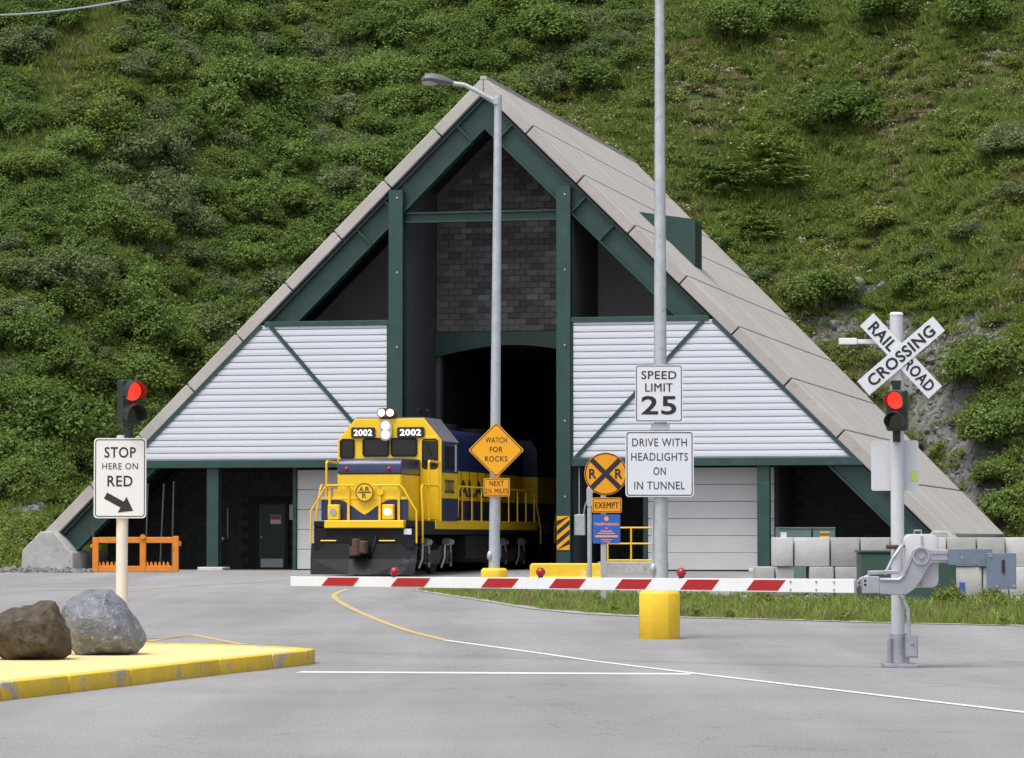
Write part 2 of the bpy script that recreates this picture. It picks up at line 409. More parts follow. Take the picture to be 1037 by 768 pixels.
TALUS = [(866,305,1.0),(850,338,1.4),(905,345,1.6),(930,370,1.8),(945,400,2.2),(952,440,2.3),(962,480,2.5),(978,510,2.3),(1000,540,1.6),(975,350,1.5),(1010,350,1.0),(30,522,1.3),(62,518,1.2),(90,505,0.9),(45,565,1.2)]
TALP = [(hill_at(a, b), r) for a, b, r in TALUS]
def talus(p):
    v = 0
    for q, r in TALP:
        d = ((p.x-q.x)**2 + (p.y-q.y)**2 + (p.z-q.z)**2) ** 0.5
        v = max(v, 1 - d / r)
    return max(0, v) + 0.45 * noise.noise(Vector((p.x*0.9, p.y*0.9, 5))) * (v > 0)
def make_hill():
    xs = [-300,-200,-140,-100,-75,-60,-50,-42,-36] + list(np.arange(-32, 36.1, 0.6)) + [40,46,54,64,80,105,145,200,300]
    ys = list(np.arange(111, 156, 0.6)) + [158,161,165,170,177,186,200,220,250,300]
    n = len(xs); vs = []; tl = []
    for y in ys:
        for x in xs:
            p = Vector((x, y, hill(x, y))); vs.append(p); tl.append(min(1, max(0, talus(p) * 2.2)))
    fs = [(j*n+i, j*n+i+1, (j+1)*n+i+1, (j+1)*n+i) for j in range(len(ys)-1) for i in range(n-1)]
    me = bpy.data.meshes.new('hillside'); me.from_pydata(vs, [], fs)
    me.attributes.new('scree', 'FLOAT', 'POINT').data.foreach_set('value', tl)
    m = mat('hill_soil', (0.032, 0.048, 0.014), 0.95, 0, 1.3, 1.0, col2=(0.070, 0.088, 0.028), stain=((0.11, 0.10, 0.05), 0.45, 0.64), bscale=3)
    t = m.node_tree; b = t.nodes['Principled BSDF']; base = b.inputs['Base Color'].links[0].from_socket; tc = t.nodes['Texture Coordinate']
    an = t.nodes.new('ShaderNodeAttribute'); an.attribute_name = 'scree'
    vo = t.nodes.new('ShaderNodeTexVoronoi'); vo.inputs['Scale'].default_value = 5; t.links.new(tc.outputs['Object'], vo.inputs['Vector'])
    cr = t.nodes.new('ShaderNodeValToRGB'); cr.color_ramp.elements[0].color = (0.07, 0.068, 0.062, 1); cr.color_ramp.elements[1].color = (0.22, 0.218, 0.21, 1)
    t.links.new(vo.outputs['Color'], cr.inputs[0])
    mx = t.nodes.new('ShaderNodeMix'); mx.data_type = 'RGBA'; t.links.new(an.outputs['Fac'], mx.inputs[0]); t.links.new(base, mx.inputs[6]); t.links.new(cr.outputs[0], mx.inputs[7])
    t.links.new(mx.outputs[2], b.inputs['Base Color'])
    me.materials.append(m); me.polygons.foreach_set('use_smooth', [True]*len(me.polygons))
    tag(link('hillside', me), kind='structure')
make_hill()

# painted markings (sheets a few mm above the road)
def strip(name, pts, wd, m, dz=0.004):
    P = [Vector((p[0], p[1], 0)) for p in pts]; vs = []; fs = []
    for i, p in enumerate(P):
        d = (P[min(i+1, len(P)-1)] - P[max(i-1, 0)]).normalized(); n = Vector((-d.y, d.x, 0)) * (wd / 2)
        for q in (p + n, p - n): vs.append((q.x, q.y, zg(q.y) + dz))
    for i in range(len(P)-1): fs.append((2*i, 2*i+1, 2*i+3, 2*i+2))
    me = bpy.data.meshes.new(name); me.from_pydata(vs, [], fs); me.materials.append(m)
    return tag(link(name, me), kind='structure')
def dens(pts, k=10):
    out = []
    n = len(pts)
    for i in range(n - 1):
        p0, p1, p2, p3 = pts[max(i-1,0)], pts[i], pts[i+1], pts[min(i+2,n-1)]
        for j in range(k):
            t = j / k
            out.append(tuple(0.5*((2*b) + (c-a)*t + (2*a-5*b+4*c-d)*t*t + (3*b-a-3*c+d)*t**3) for a,b,c,d in zip(p0[:2],p1[:2],p2[:2],p3[:2])))
    out.append(tuple(pts[-1][:2])); return out
strip('road_marking_stop_line', [gr(302,681), gr(700,683)], 0.44, M['mwhite'])
strip('road_marking_white_edge', dens([gr(452,649), gr(560,664), gr(700,682), gr(860,701), gr(1037,722), gr(1150,735)]), 0.12, M['mwhite'], 0.006)
strip('road_marking_yellow_edge', dens([gr(352,597), gr(338,603), gr(348,612), gr(375,625), gr(410,638), gr(452,649)]), 0.13, M['myellow'], 0.006)
strip('road_marking_far_white', dens([gr(-60,598), gr(0,597), gr(70,596.5), gr(180,594)]), 0.14, M['mwhite'])
strip('road_marking_far_yellow', dens([gr(130,599), gr(200,593), gr(285,589)]), 0.12, M['myellow'], 0.006)
strip('road_marking_hatch', [gr(150,650), gr(192,642.5), gr(246,653)], 0.14, M['myellow'])
strip('road_marking_hatch_bar', [gr(150,647), gr(196,645)], 0.12, M['myellow'], 0.007)

# traffic island: yellow top sheet with kerb pieces round it
KH = 0.17
isl = [(-8.7,20),(-6.6,28),(-5.05,34.1),(-4.16,37.6),(-3.45,40.6),(-2.95,42.4),(-2.62,43.6),(-2.55,44.4),(-2.85,45.1),(-3.6,46.1),(-5.0,47.2),(-7,48.3),(-10,49.2),(-16,50),(-16,20)]
io = tag(link('traffic_island', None), kind='structure')
MB().prism([(x, y) for x, y in isl], -0.05, KH, 'z').build('island_top', M['islandtop'], io, bevel=0.0)
def kerbs():
    L = isl[:-1]; cx = [Vector((x, y, 0)) for x, y in L]
    for i in range(len(cx) - 1):
        a, b = cx[i], cx[i+1]; d = b - a; nseg = max(1, round(d.length / 2.4))
        for k in range(nseg):
            p = a + d * (k / nseg); q = a + d * ((k + 1) / nseg); e = (q - p).normalized(); nrm = Vector((e.y, -e.x, 0))
            p2 = p + e * 0.008; q2 = q - e * 0.008
            o1 = nrm * 0.03; i1 = nrm * -0.17
            zb, zt = -0.04 + zg(p.y), KH + 0.012
            vs = [p2+o1, q2+o1, q2+i1, p2+i1]
            MB().add([(v.x,v.y,zb) for v in vs]+[(v.x,v.y,zt) for v in vs], [(0,3,2,1),(4,5,6,7),(0,1,5,4),(1,2,6,5),(2,3,7,6),(3,0,4,7)]).build('kerb', M['kerby'], io, bevel=0.025, seg=2)
kerbs()

# ================================================================== PORTAL BUILDING
B = thing('tunnel_portal_building', 'A-frame tunnel portal building with concrete roof slopes, green steel frame and white siding', 'building', BO, -TH)
APX, K = 15.46, 0.985
def W(u): return APX - K * abs(u)
NN = math.hypot(1, K)
TP = 0.36                                          # roof panel thickness
def rl(u): return 24.6 - 0.42 * abs(u)              # roof length back from the front at a given distance from the ridge
def roof():
    U = 14.55; rows = 9; t = TP
    for sgn in (-1, 1):
        for i in range(rows):
            ua, ub = U * i / rows, U * (i + 1) / rows
            g = 0.018
            ua2 = ua + (g if i else 0); ub2 = ub - g
            def inner(u): return (u - K / NN * t, W(u) - t / NN)
            a_o = (ua2, W(ua2)); b_o = (ub2, W(ub2)); b_i = inner(ub2); a_i = inner(ua2)
            if i == 0: a_o = (0.004, APX); a_i = (0.004, APX - t * NN)
            vs = []
            for (u, z) in (a_o, b_o, b_i, a_i): vs.append((sgn*u, -0.35, z))
            for (u, z) in (a_o, b_o, b_i, a_i): vs.append((sgn*u, rl(u), z))
            MB().add(vs, [(0,1,2,3),(7,6,5,4),(0,4,5,1),(1,5,6,2),(2,6,7,3),(3,7,4,0)]).build('roof_panel', M['roof'], B, bevel=0.02)
        # deck under the panels
        z1 = TP * NN + 0.004; z2 = z1 + 0.10; ue = 14.1
        MB().add([(0,-0.2,APX-z1),(sgn*ue,-0.2,W(ue)-z1),(sgn*ue,-0.2,W(ue)-z2),(0,-0.2,APX-z2)] + [(0,24,APX-z1),(sgn*ue,17.5,W(ue)-z1),(sgn*ue,17.5,W(ue)-z2),(0,24,APX-z2)],
                 [(0,1,2,3),(7,6,5,4),(0,4,5,1),(1,5,6,2),(2,6,7,3),(3,7,4,0)]).build('roof_deck', M['soffit'], B)
        # rear gable wall half closes the shell
    for q in ([(-13.6, 0), (-3, 0), (-3, W(3) - 0.7), (-13.6, W(13.6) - 0.7)], [(3, 0), (13.6, 0), (13.6, W(13.6) - 0.7), (3, W(3) - 0.7)], [(-2.99, 7.7), (2.99, 7.7), (2.99, W(3) - 0.7), (0, APX - 0.7), (-2.99, W(3) - 0.7)]):
        MB().prism(q, 16.0, 16.3).build('rear_wall', M['conc'], B)
roof()
# rafters: deep I-section, web with flanges, front and one further back
def rafter(sgn, v0, nm='rafter'):
    top = TP * NN + 0.11; dp = 1.02
    def pt(u, dz): return (sgn * u, W(u) - dz)
    ue = 13.9
    mb = MB()
    mb.prism([pt(0.0, top), pt(ue, top), pt(ue - 0.4, top + dp), pt(0.0, top + dp)], v0 + 0.10, v0 + 0.14)
    mb.prism([pt(0.0, top), pt(ue, top), pt(ue, top + 0.06), pt(0.0, top + 0.06)], v0 - 0.08, v0 + 0.32)
    mb.prism([pt(0.0, top + dp - 0.06), pt(ue - 0.4, top + dp - 0.06), pt(ue - 0.4, top + dp), pt(0.0, top + dp)], v0 - 0.08, v0 + 0.32)
    for us in (3.25, 4.15, 7.4, 0.9):
        a, b = Vector((sgn*us, v0 + 0.05, W(us) - top)), None
        e = Vector((sgn * K, 0, 1)).normalized()     # across the rafter
        a = Vector((sgn*us, v0 + 0.0, W(us) - top)); b = a - e * (dp / NN)
        mb.bar(a, b, 0.05, 0.16)
    mb.build(nm, M['green'], B)
for sgn in (-1, 1):
    rafter(sgn, -0.12)
    rafter(sgn, 8.2)
# main columns with bolt heads, transom, ties
for (a, b) in ((-3.05, -2.60), (2.34, 2.78)):
    mb = MB(); mb.box(a, b, -0.38, -0.34, 0, 11.95); mb.box(a, b, 0.16, 0.20, 0, 11.95); mb.box((a+b)/2 - 0.02, (a+b)/2 + 0.02, -0.34, 0.16, 0, 11.95)
    mb.box(a + 0.03, a + 0.06, -0.34, 0.16, 0, 11.95); mb.box(b - 0.06, b - 0.03, -0.34, 0.16, 0, 11.95)
    c = mb.build('main_column', M['green'], B)
    for i in range(5): MB().cyl(((a+b)/2 + 0.05, -0.38, 2.3 + 2.35*i), ((a+b)/2 + 0.05, -0.405, 2.3 + 2.35*i), 0.03, n=8).build('bolt', M['steel'], c)
    MB().box(a - 0.12, b + 0.12, -0.45, 0.35, 0, 0.09).build('footing', M['conc'], c)
mb = MB(); mb.box(-2.60, 2.34, -0.14, 0.16, 11.21, 11.25); mb.box(-2.60, 2.34, -0.14, 0.16, 10.93, 10.97); mb.box(-2.60, 2.34, 0.0, 0.03, 10.97, 11.21)
mb.build('transom', M['green'], B)
def uroof(z): return (APX - 0.56 - z) / K
ST, SB = 7.74, 3.48                                  # siding top and bottom
for sgn, ci in ((-1, 3.05), (1, 2.78)):
    # corrugated siding sheet
    vs = []; fs = []; z = SB; prof = []
    pitch = 0.205; k = 0
    while z < ST - 1e-6:
        for dz, off in ((0, 0.0), (0.010, 0.065), (0.042, 0.068), (0.056, 0.004), (0.13, 0.0)):
            zz = SB + k * pitch + dz
            if zz < ST: prof.append((zz, off))
        k += 1; z = SB + k * pitch
    prof.append((ST, 0.0))
    for zz, off in prof:
        vs += [(sgn * ci, -0.275 + off, zz), (sgn * (uroof(zz) - 0.02), -0.275 + off, zz)]
    for i in range(len(prof) - 1): fs.append((2*i, 2*i+1, 2*i+3, 2*i+2))
    me = bpy.data.meshes.new('siding'); me.from_pydata(vs, [], fs); me.materials.append(M['siding'])
    so = link('siding', me, B); md = so.modifiers.new('thickness', 'SOLIDIFY'); md.thickness = 0.012; md.offset = 1 if sgn > 0 else -1
    # girts and trims
    MB().box(*sorted((sgn*ci, sgn*(uroof(3.28) + 0.1))), -0.33, 0.10, 3.24, 3.49).build('lower_girt', M['green'], B, bevel=0.01)
    MB().box(*sorted((sgn*ci, sgn*(uroof(7.9) + 0.02))), -0.33, 0.04, 7.70, 7.86).build('upper_girt', M['green'], B, bevel=0.01)
    MB().bar((sgn*(uroof(SB) - 0.02), -0.29, SB), (sgn*(uroof(ST) - 0.02), -0.29, ST), 0.13, 0.07).build('edge_trim', M['green'], B)
    MB().bar((sgn*(ci + 0.04), -0.27, SB), (sgn*(ci + 0.04), -0.27, ST), 0.08, 0.05).build('edge_trim', M['green'], B)
    MB().bar((sgn*6.95, -0.30, 7.72), (sgn*(ci + 0.15), -0.30, 3.50), 0.12, 0.05).build('diagonal_brace', M['green'], B)
    # lower columns
    cx = -8.88 if sgn < 0 else 8.77
    mb = MB(); mb.box(cx-0.19, cx+0.19, -0.16, -0.13, 0.1, 3.24); mb.box(cx-0.19, cx+0.19, 0.13, 0.16, 0.1, 3.24); mb.box(cx-0.02, cx+0.02, -0.13, 0.13, 0.1, 3.24)
    c = mb.build('lower_column', M['green'], B)
    MB().box(cx-0.42, cx+0.42, -0.4, 0.4, -0.02, 0.10).build('footing', M['conc_lt'], c, bevel=0.02)
    # concrete foot of the rafter
    s = sgn
    MB().prism([(s*15.1, -0.3), (s*15.05, 0.62), (s*14.45, 1.22), (s*14.0, 1.24), (s*13.5, 0.66), (s*13.34, 0.55), (s*13.34, -0.3)], -0.75, 0.55).build('rafter_foot', M['conc'], B, bevel=0.03)
    # sill wall along the eave behind the foot
    MB().prism([(s*15.0, -0.3), (s*14.95, 0.35), (s*14.4, 0.6), (s*14.0, -0.3)], 0.56, 17.0).build('eave_wall', M['conc'], B)
VW = 4.1                                             # set-back walls
# bay side walls
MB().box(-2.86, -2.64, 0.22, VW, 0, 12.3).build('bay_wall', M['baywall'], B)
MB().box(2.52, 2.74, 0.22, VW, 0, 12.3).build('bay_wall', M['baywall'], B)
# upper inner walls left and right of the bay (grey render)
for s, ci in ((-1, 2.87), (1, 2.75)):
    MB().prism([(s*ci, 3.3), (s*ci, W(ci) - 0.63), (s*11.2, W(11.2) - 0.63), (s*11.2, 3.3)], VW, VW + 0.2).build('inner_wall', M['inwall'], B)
# central masonry over the tunnel mouth: mortar core and single blocks
core = MB().prism([(-2.63, 7.72), (2.51, 7.72), (2.51, W(2.51) - 0.63), (0, APX - 0.63), (-2.63, W(2.63) - 0.63)], VW + 0.02, VW + 0.25).build('masonry_core', M['mortar'], B)
rng = random.Random(4)
bw_, bh_ = 0.39, 0.19
bmesh_ = [MB().box(-bw_/2, bw_/2, -0.02, 0.10, -bh_/2, bh_/2).mesh('masonry_block', mm, 0.008) for mm in M['cmu']]
for r_ in range(int((14.6 - 7.75) / 0.20)):
    z = 7.83 + r_ * 0.20
    x = -2.62 + (0.2 if r_ % 2 else 0.4) / 2 + 0.0
    xs_ = [-2.63 + 0.205 + 0.4*i - (0.2 if r_ % 2 else 0) for i in range(14)]
    for cx in xs_:
        lim = min(2.5, uroof(z + 0.1) - 0.2) if z > 11 else 2.5
        if cx - 0.2 < -2.64 or abs(cx) + 0.2 > lim + (0.15 if cx < 0 else 0): continue
        g = noise.noise(Vector((cx * 0.9, z * 2.0, 2))) * 1.6 + rng.gauss(0, 0.75) + 1.1 + (0.6 if r_ < 2 else 0)
        o = link('masonry_block', bmesh_[int(min(3, max(0, round(g))))], core); o.location = (cx, VW + rng.uniform(-0.006, 0.006), z)
# portal lintel with shallow arch
ar = [(-2.62, 7.70), (-2.62, 6.95)] + [(-2.4 + 4.7*i/16, 6.95 + 0.32 * math.sin(math.pi * i/16)) for i in range(17)] + [(2.5, 6.95), (2.5, 7.70)]
MB().prism(ar, VW - 0.25, VW + 0.15).build('portal_lintel', M['green'], B)
# tunnel lining: floor-less box
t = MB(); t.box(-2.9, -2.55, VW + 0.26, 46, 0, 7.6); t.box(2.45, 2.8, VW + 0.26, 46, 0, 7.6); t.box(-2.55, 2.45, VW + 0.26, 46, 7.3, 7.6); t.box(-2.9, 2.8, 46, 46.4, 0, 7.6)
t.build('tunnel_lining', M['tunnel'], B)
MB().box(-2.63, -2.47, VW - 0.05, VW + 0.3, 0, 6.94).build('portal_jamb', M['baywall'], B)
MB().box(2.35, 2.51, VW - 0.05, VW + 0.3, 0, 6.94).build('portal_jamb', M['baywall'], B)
# lower block walls left and right: joined courses
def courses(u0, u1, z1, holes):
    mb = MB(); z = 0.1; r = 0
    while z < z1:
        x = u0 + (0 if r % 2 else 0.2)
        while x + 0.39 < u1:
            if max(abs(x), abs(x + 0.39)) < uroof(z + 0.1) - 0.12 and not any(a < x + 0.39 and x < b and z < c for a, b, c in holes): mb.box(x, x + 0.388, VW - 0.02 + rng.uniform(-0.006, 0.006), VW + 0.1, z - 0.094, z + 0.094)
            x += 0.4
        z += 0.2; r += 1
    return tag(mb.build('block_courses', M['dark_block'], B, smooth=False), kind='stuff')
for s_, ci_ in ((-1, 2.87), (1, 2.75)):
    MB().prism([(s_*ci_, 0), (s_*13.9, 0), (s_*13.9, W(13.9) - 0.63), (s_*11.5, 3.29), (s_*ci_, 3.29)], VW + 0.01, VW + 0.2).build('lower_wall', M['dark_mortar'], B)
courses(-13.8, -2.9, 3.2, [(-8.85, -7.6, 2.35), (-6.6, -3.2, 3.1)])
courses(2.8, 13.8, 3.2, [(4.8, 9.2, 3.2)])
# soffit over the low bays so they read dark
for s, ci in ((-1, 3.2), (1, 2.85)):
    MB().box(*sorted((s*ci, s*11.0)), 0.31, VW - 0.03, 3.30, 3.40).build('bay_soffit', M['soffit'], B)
# personnel door, left
d = MB().box(-8.62, -7.72, VW - 0.09, VW - 0.04, 0.02, 2.12).build('door', mat('door_green', (0.008, 0.022, 0.020), 0.5), B)
MB().box(-8.55, -7.79, VW - 0.10, VW - 0.092, 0.06, 0.34).build('kick_plate', M['kick'], d)
MB().cyl((-8.52, VW - 0.09, 1.05), (-8.52, VW - 0.16, 1.05), 0.03).build('handle', M['bearing'], d)
mb = MB(); mb.box(-8.74, -8.63, VW - 0.10, VW, 0, 2.22); mb.box(-7.71, -7.60, VW - 0.10, VW, 0, 2.22); mb.box(-8.63, -7.71, VW - 0.10, VW, 2.13, 2.22); mb.build('door_frame', M['soffit'], d)
n1 = MB().box(-8.22, -7.86, VW - 0.105, VW - 0.095, 1.48, 1.78).build('door_notice', M['whitesign'], d)
MB().box(-8.21, -7.87, VW - 0.109, VW - 0.106, 1.62, 1.77).build('notice_header', mat('notice_red', (0.35, 0.05, 0.05), 0.5), n1)
MB().box(-7.59, -7.30, VW - 0.06, VW - 0.045, 1.62, 2.12).build('wall_notice', M['whitesign'], B)
# wall lamp/pipe left of the door
lp = MB().tube([(-9.7, VW - 0.08, 2.0), (-9.7, VW - 0.08, 1.0), (-9.8, VW - 0.16, 0.98)], 0.025).build('standpipe', M['bearing'], B)
MB().ball((-9.82, VW - 0.2, 1.0), 0.09).build('valve_cap', M['bearing'], lp)
# sectional doors
VD = 0.75
def rolldoor(a, b, z1, n):
    for x in (a, b):
        k = -1 if x == a else 1
        MB().box(*sorted((x + k*0.012, x + k*0.13)), VD + 0.09, VW - 0.03, 0, 3.25).build('vestibule_wall', M['soffit'], B)
    for i in range(n):
        z0 = 0.03 + (z1 - 0.03) * i / n; z2 = 0.03 + (z1 - 0.03) * (i + 1) / n - 0.012
        MB().box(a, b, VD, VD + 0.08, z0, z2).build('door_section', M['rolldoor'], B, bevel=0.012)
rolldoor(-6.35, -3.3, 3.2, 5)
MB().box(-6.48, -6.362, VD - 0.06, VD + 0.085, 0, 3.25).build('door_jamb', M['green'], B)
rolldoor(5.0, 8.98, 3.22, 6)
MB().box(4.87, 4.988, VD - 0.06, VD + 0.085, 0, 3.25).build('door_jamb', M['green'], B)
MB().box(8.992, 9.10, VD - 0.06, VD + 0.085, 0, 3.25).build('door_jamb', M['soffit'], B)
# hazard marker and electric box on the right main column
hz = MB().box(2.36, 2.76, -0.40, -0.385, 0.65, 1.70).build('hazard_marker', M['signy'], B)
mb = MB()
for i in range(4):
    z = 0.50 + 0.30 * i
    lo, hi = max(0.655, z), z + 0.15
    pl = [(2.365, z), (2.755, z + 0.33), (2.755, z + 0.48), (2.365, z + 0.15)]
    pl = [(u, min(1.695, max(0.655, q))) for u, q in pl]
    mb.prism(pl, -0.406, -0.401)
mb.build('stripe', M['black'], hz, smooth=False)
eb = MB().box(2.86, 3.20, -0.22, -0.02, 1.10, 1.75).build('electric_box', M['steel'], B, bevel=0.02)
MB().tube([(3.0, -0.1, 1.75), (3.0, -0.1, 2.1), (3.0, -0.1, 3.2)], 0.02).build('conduit', M['steel'], eb)
MB().tube([(3.15, -0.12, 1.75), (3.2, -0.14, 2.05), (3.4, -0.3, 2.4), (3.7, -0.4, 2.5)], 0.022).build('flexible_conduit', M['steel'], eb)
# louvred dormer vent on the right roof slope
def roof_hit(px, py):
    r = ray(px, py); c = Vector((0, 0, CAM_Z)); best = None
    for i in range(9000, 14500):
        t = i * 0.01; p = c + r * t - BO
        if p.z <= W(p.dot(RT)): return p.dot(RT), p.dot(AX)
u1, v1 = roof_hit(646, 214); u2, v2 = roof_hit(696, 267)
zt = W(u1) - 0.02
vv0 = v1
du = MB().prism([(u1, zt), (u2, zt - 0.28), (u2, W(u2) - 0.02)], vv0, vv0 + 1.3).build('dormer_vent', M['green'], B)
mb = MB(); zz = W(u2) + 0.10
while zz < zt - 0.40:
    mb.bar((u2 + 0.006, vv0 + 0.12, zz), (u2 + 0.006, vv0 + 1.18, zz), 0.09, 0.02, up=(1, 0, 0)); zz += 0.16
mb.build('louvre', M['soffit'], du)
MB().box(-0.10, 0.10, -0.36, 24.5, APX - 0.09, APX + 0.012).build('ridge_cap', M['roof'], B)
# right-hand loading dock beside the bay (low concrete ledge) with railing as its own thing
dk = bw(5.05, -2.6, 0)
DK = thing('loading_dock', 'low grey concrete ledge under the yellow railing beside the portal', 'ledge', dk, -TH)
MB().box(-0.9, 0.85, -0.3, 2.0, -0.05, 0.30).build('slab', M['conc'], DK, bevel=0.02)
RL = thing('safety_railing', 'yellow pipe safety railing standing on the concrete ledge', 'railing', dk + Vector((0, 0, 0.30)), -TH)
for x in (-0.62, 0.1, 0.78):
    MB().cyl((x, -0.15, 0), (x, -0.15, 1.05), 0.028).build('post', M['handy'], RL)
for z in (0.05, 0.55, 1.03):
    MB().cyl((-0.64, -0.15, z), (0.80, -0.15, z), 0.026).build('rail', M['handy'], RL)
MB().cyl((0.78, -0.15, 1.03), (0.78, 1.7, 1.03), 0.026).build('rail', M['handy'], RL)

# ================================================================== LOCOMOTIVE
LA = R(12.4)
def loco(loc, rz, label):
    L = thing('locomotive', label, 'locomotive', loc, rz)
    y_, b_, k_ = M['locoy'], M['locob'], M['locodark']
    fr = MB().box(-1.5, 1.5, 0.35, 18.0, 1.20, 1.42).build('underframe', k_, L)
    for s in (-1, 1): MB().box(*sorted((s*1.5, s*1.54)), 2.6, 16.8, 1.36, 1.62).build('side_sill', y_, L, bevel=0.008)
    MB().box(-1.5, 1.5, 0.3, 17.9, 1.42, 1.58).build('walkway', k_, L)
    # short hood
    nose = MB().prism([(0.85, 1.58), (0.85, 2.93), (3.1, 2.93), (3.1, 1.58)], -0.93, 0.93, 'x').build('short_hood', y_, L, bevel=0.03)
    MB().prism([(0.83, 2.93), (0.83, 3.22), (0.95, 3.38), (3.1, 3.40), (3.1, 2.93)], -0.95, 0.95, 'x').build('hood_top', b_, nose, bevel=0.03)
    for x in (-0.68, 0.58):
        MB().ball((x, 0.82, 3.08), 0.065, sc3=(1, 0.6, 1)).build('marker_light', M['redlens'], nose)
    MB().box(0.932, 0.945, 1.3, 1.95, 1.66, 2.85).build('nose_door', y_, nose, bevel=0.004)
    # front shield with pointed yellow centre
    MB().box(-1.28, 1.28, 0.30, 0.34, 1.60, 2.22).build('front_shield', b_, L)
    sw = [(-0.92, 2.225), (-0.62, 2.16), (-0.35, 2.0), (-0.12, 1.83), (0.0, 1.76), (0.12, 1.83), (0.35, 2.0), (0.62, 2.16), (0.92, 2.225)]
    MB().prism(sw + [(0.92, 2.5), (-0.92, 2.5)], 0.285, 0.298).build('nose_chevron', y_, L)
    MB().box(-1.28, 1.28, 0.27, 0.31, 2.19, 2.27).build('shield_trim', y_, L, bevel=0.01)
    md = MB().cyl((0.03, 0.16, 2.40), (0.03, 0.20, 2.40), 0.27, n=32).build('medallion', y_, L)
    mb = MB()
    mb.ring([(0.03 + 0.265*math.cos(R(a)), 2.40 + 0.265*math.sin(R(a))) for a in range(0, 360, 12)], [(0.03 + 0.24*math.cos(R(a)), 2.40 + 0.24*math.sin(R(a))) for a in range(0, 360, 12)], 0.15, 0.159)
    mb.box(-0.17, 0.23, 0.152, 0.158, 2.385, 2.415)
    mb.build('emblem_lines', M['rust'], md, smooth=False)
    put_text(md, [('A', -0.06, 2.49, 0.13, 0.13, 0.02), ('R', 0.12, 2.49, 0.13, 0.13, 0.02), ('R', 0.03, 2.30, 0.13, 0.13, 0.02)], 0.150, M['rust'])
    MB().cyl((0.48, 0.2, 2.42), (0.48, 0.3, 2.42), 0.10, n=16).build('brake_wheel_hub', y_, L)
    # anticlimber bar, pilot, plow, coupler
    MB().box(-1.12, 1.22, 0.02, 0.34, 1.38, 1.60).build('anticlimber', y_, L, bevel=0.02)
    MB().box(-1.45, 1.5, 0.14, 0.34, 0.80, 1.38).build('pilot', k_, L)
    p = MB()
    for s in (-1, 1):
        p.add([(s*1.56, 0.25, 0.95), (s*0.33, -0.05, 0.93), (s*0.33, -0.12, 0.50), (s*1.56, 0.16, 0.50), (s*1.52, 0.02, 0.06), (s*0.33, -0.32, 0.06),
               (s*1.56, 0.31, 0.95), (s*0.33, 0.01, 0.93), (s*0.33, -0.06, 0.50), (s*1.56, 0.22, 0.50), (s*1.52, 0.08, 0.06), (s*0.33, -0.26, 0.06)],
              [(0,1,2,3),(3,2,5,4),(6,9,8,7),(9,10,11,8),(0,3,9,6),(3,4,10,9),(0,6,7,1),(4,5,11,10),(1,7,8,2),(2,8,11,5)])
    p.add([(-0.33, -0.12, 0.50), (0.33, -0.12, 0.50), (0.33, -0.32, 0.06), (-0.33, -0.32, 0.06), (-0.33, -0.06, 0.50), (0.33, -0.06, 0.50), (0.33, -0.26, 0.06), (-0.33, -0.26, 0.06)],
          [(0,1,2,3),(7,6,5,4),(0,4,5,1),(2,6,7,3)])
    p.build('plow', M['plow'], L, smooth=False)
    cp = MB(); cp.box(-0.16, 0.16, -0.30, 0.2, 0.72, 0.95); cp.cyl((-0.05, -0.42, 0.60), (-0.05, -0.42, 1.08), 0.13, n=10); cp.box(0.04, 0.24, -0.52, -0.2, 0.66, 1.02); cp.box(-0.26, -0.1, -0.40, -0.15, 0.58, 0.86)
    cp.build('coupler', M['rust'], L, bevel=0.03)
    MB().tube([(0.38, 0.1, 1.15), (0.40, -0.08, 0.95), (0.34, -0.14, 0.72), (0.24, -0.1, 0.66)], 0.03).build('air_hose', k_, L)
    for x in (-1.0, 0.72):
        MB().tube([(x - 0.22, 0.14, 1.02), (x - 0.22, 0.04, 1.02), (x + 0.22, 0.04, 1.02), (x + 0.22, 0.14, 1.02)], 0.018).build('grab_iron', y_, L)
    MB().box(1.20, 1.42, 0.12, 0.138, 1.20, 1.36).build('end_plate', M['whitesign'], L)
    # ditch lights
    for x, lens in ((-0.86, M['chrome']), (0.74, M['lit'])):
        bx = MB().box(x - 0.17, x + 0.17, 0.06, 0.24, 1.62, 2.05).build('ditch_light', y_, L, bevel=0.02)
        MB().cyl((x, 0.07, 1.84), (x, 0.04, 1.84), 0.105, n=18).build('lens', lens, bx)
    # cab
    hexa = [(-1.57, 1.58), (1.57, 1.58), (1.57, 3.96), (1.04, 4.60), (-1.04, 4.60), (-1.57, 3.96)]
    cab = MB().prism(hexa, 3.1, 3.2).build('cab_front', y_, L, bevel=0.02)
    MB().prism([(-1.55, 1.60), (1.55, 1.60), (1.55, 3.95), (1.03, 4.585), (-1.03, 4.585), (-1.55, 3.95)], 3.2, 5.25).build('cab_body', y_, L)
    rf = MB(); rf.prism([(1.585, 3.94), (1.05, 4.60), (1.03, 4.64), (-1.03, 4.64), (-1.05, 4.60), (-1.585, 3.94), (-1.55, 3.955), (-1.02, 4.59), (1.02, 4.59), (1.55, 3.955)], 3.22, 5.3)
    rf.build('cab_roof', M['cabroof'], L, bevel=0.0)
    def win(cx, cz, wd, h):
        g = MB().prism(rrect(cx, cz, wd, h, 0.07), 3.078, 3.09).build('window', M['glass'], cab)
        MB().ring(rrect(cx, cz, wd + 0.09, h + 0.09, 0.10), rrect(cx, cz, wd - 0.01, h - 0.01, 0.07), 3.06, 3.095).build('window_gasket', M['locodark'], cab)
        return g
    win(-1.27, 3.72, 0.36, 0.50); win(-0.40, 3.76, 0.72, 0.46); win(0.45, 3.76, 0.72, 0.46); win(1.24, 3.56, 0.40, 0.80)
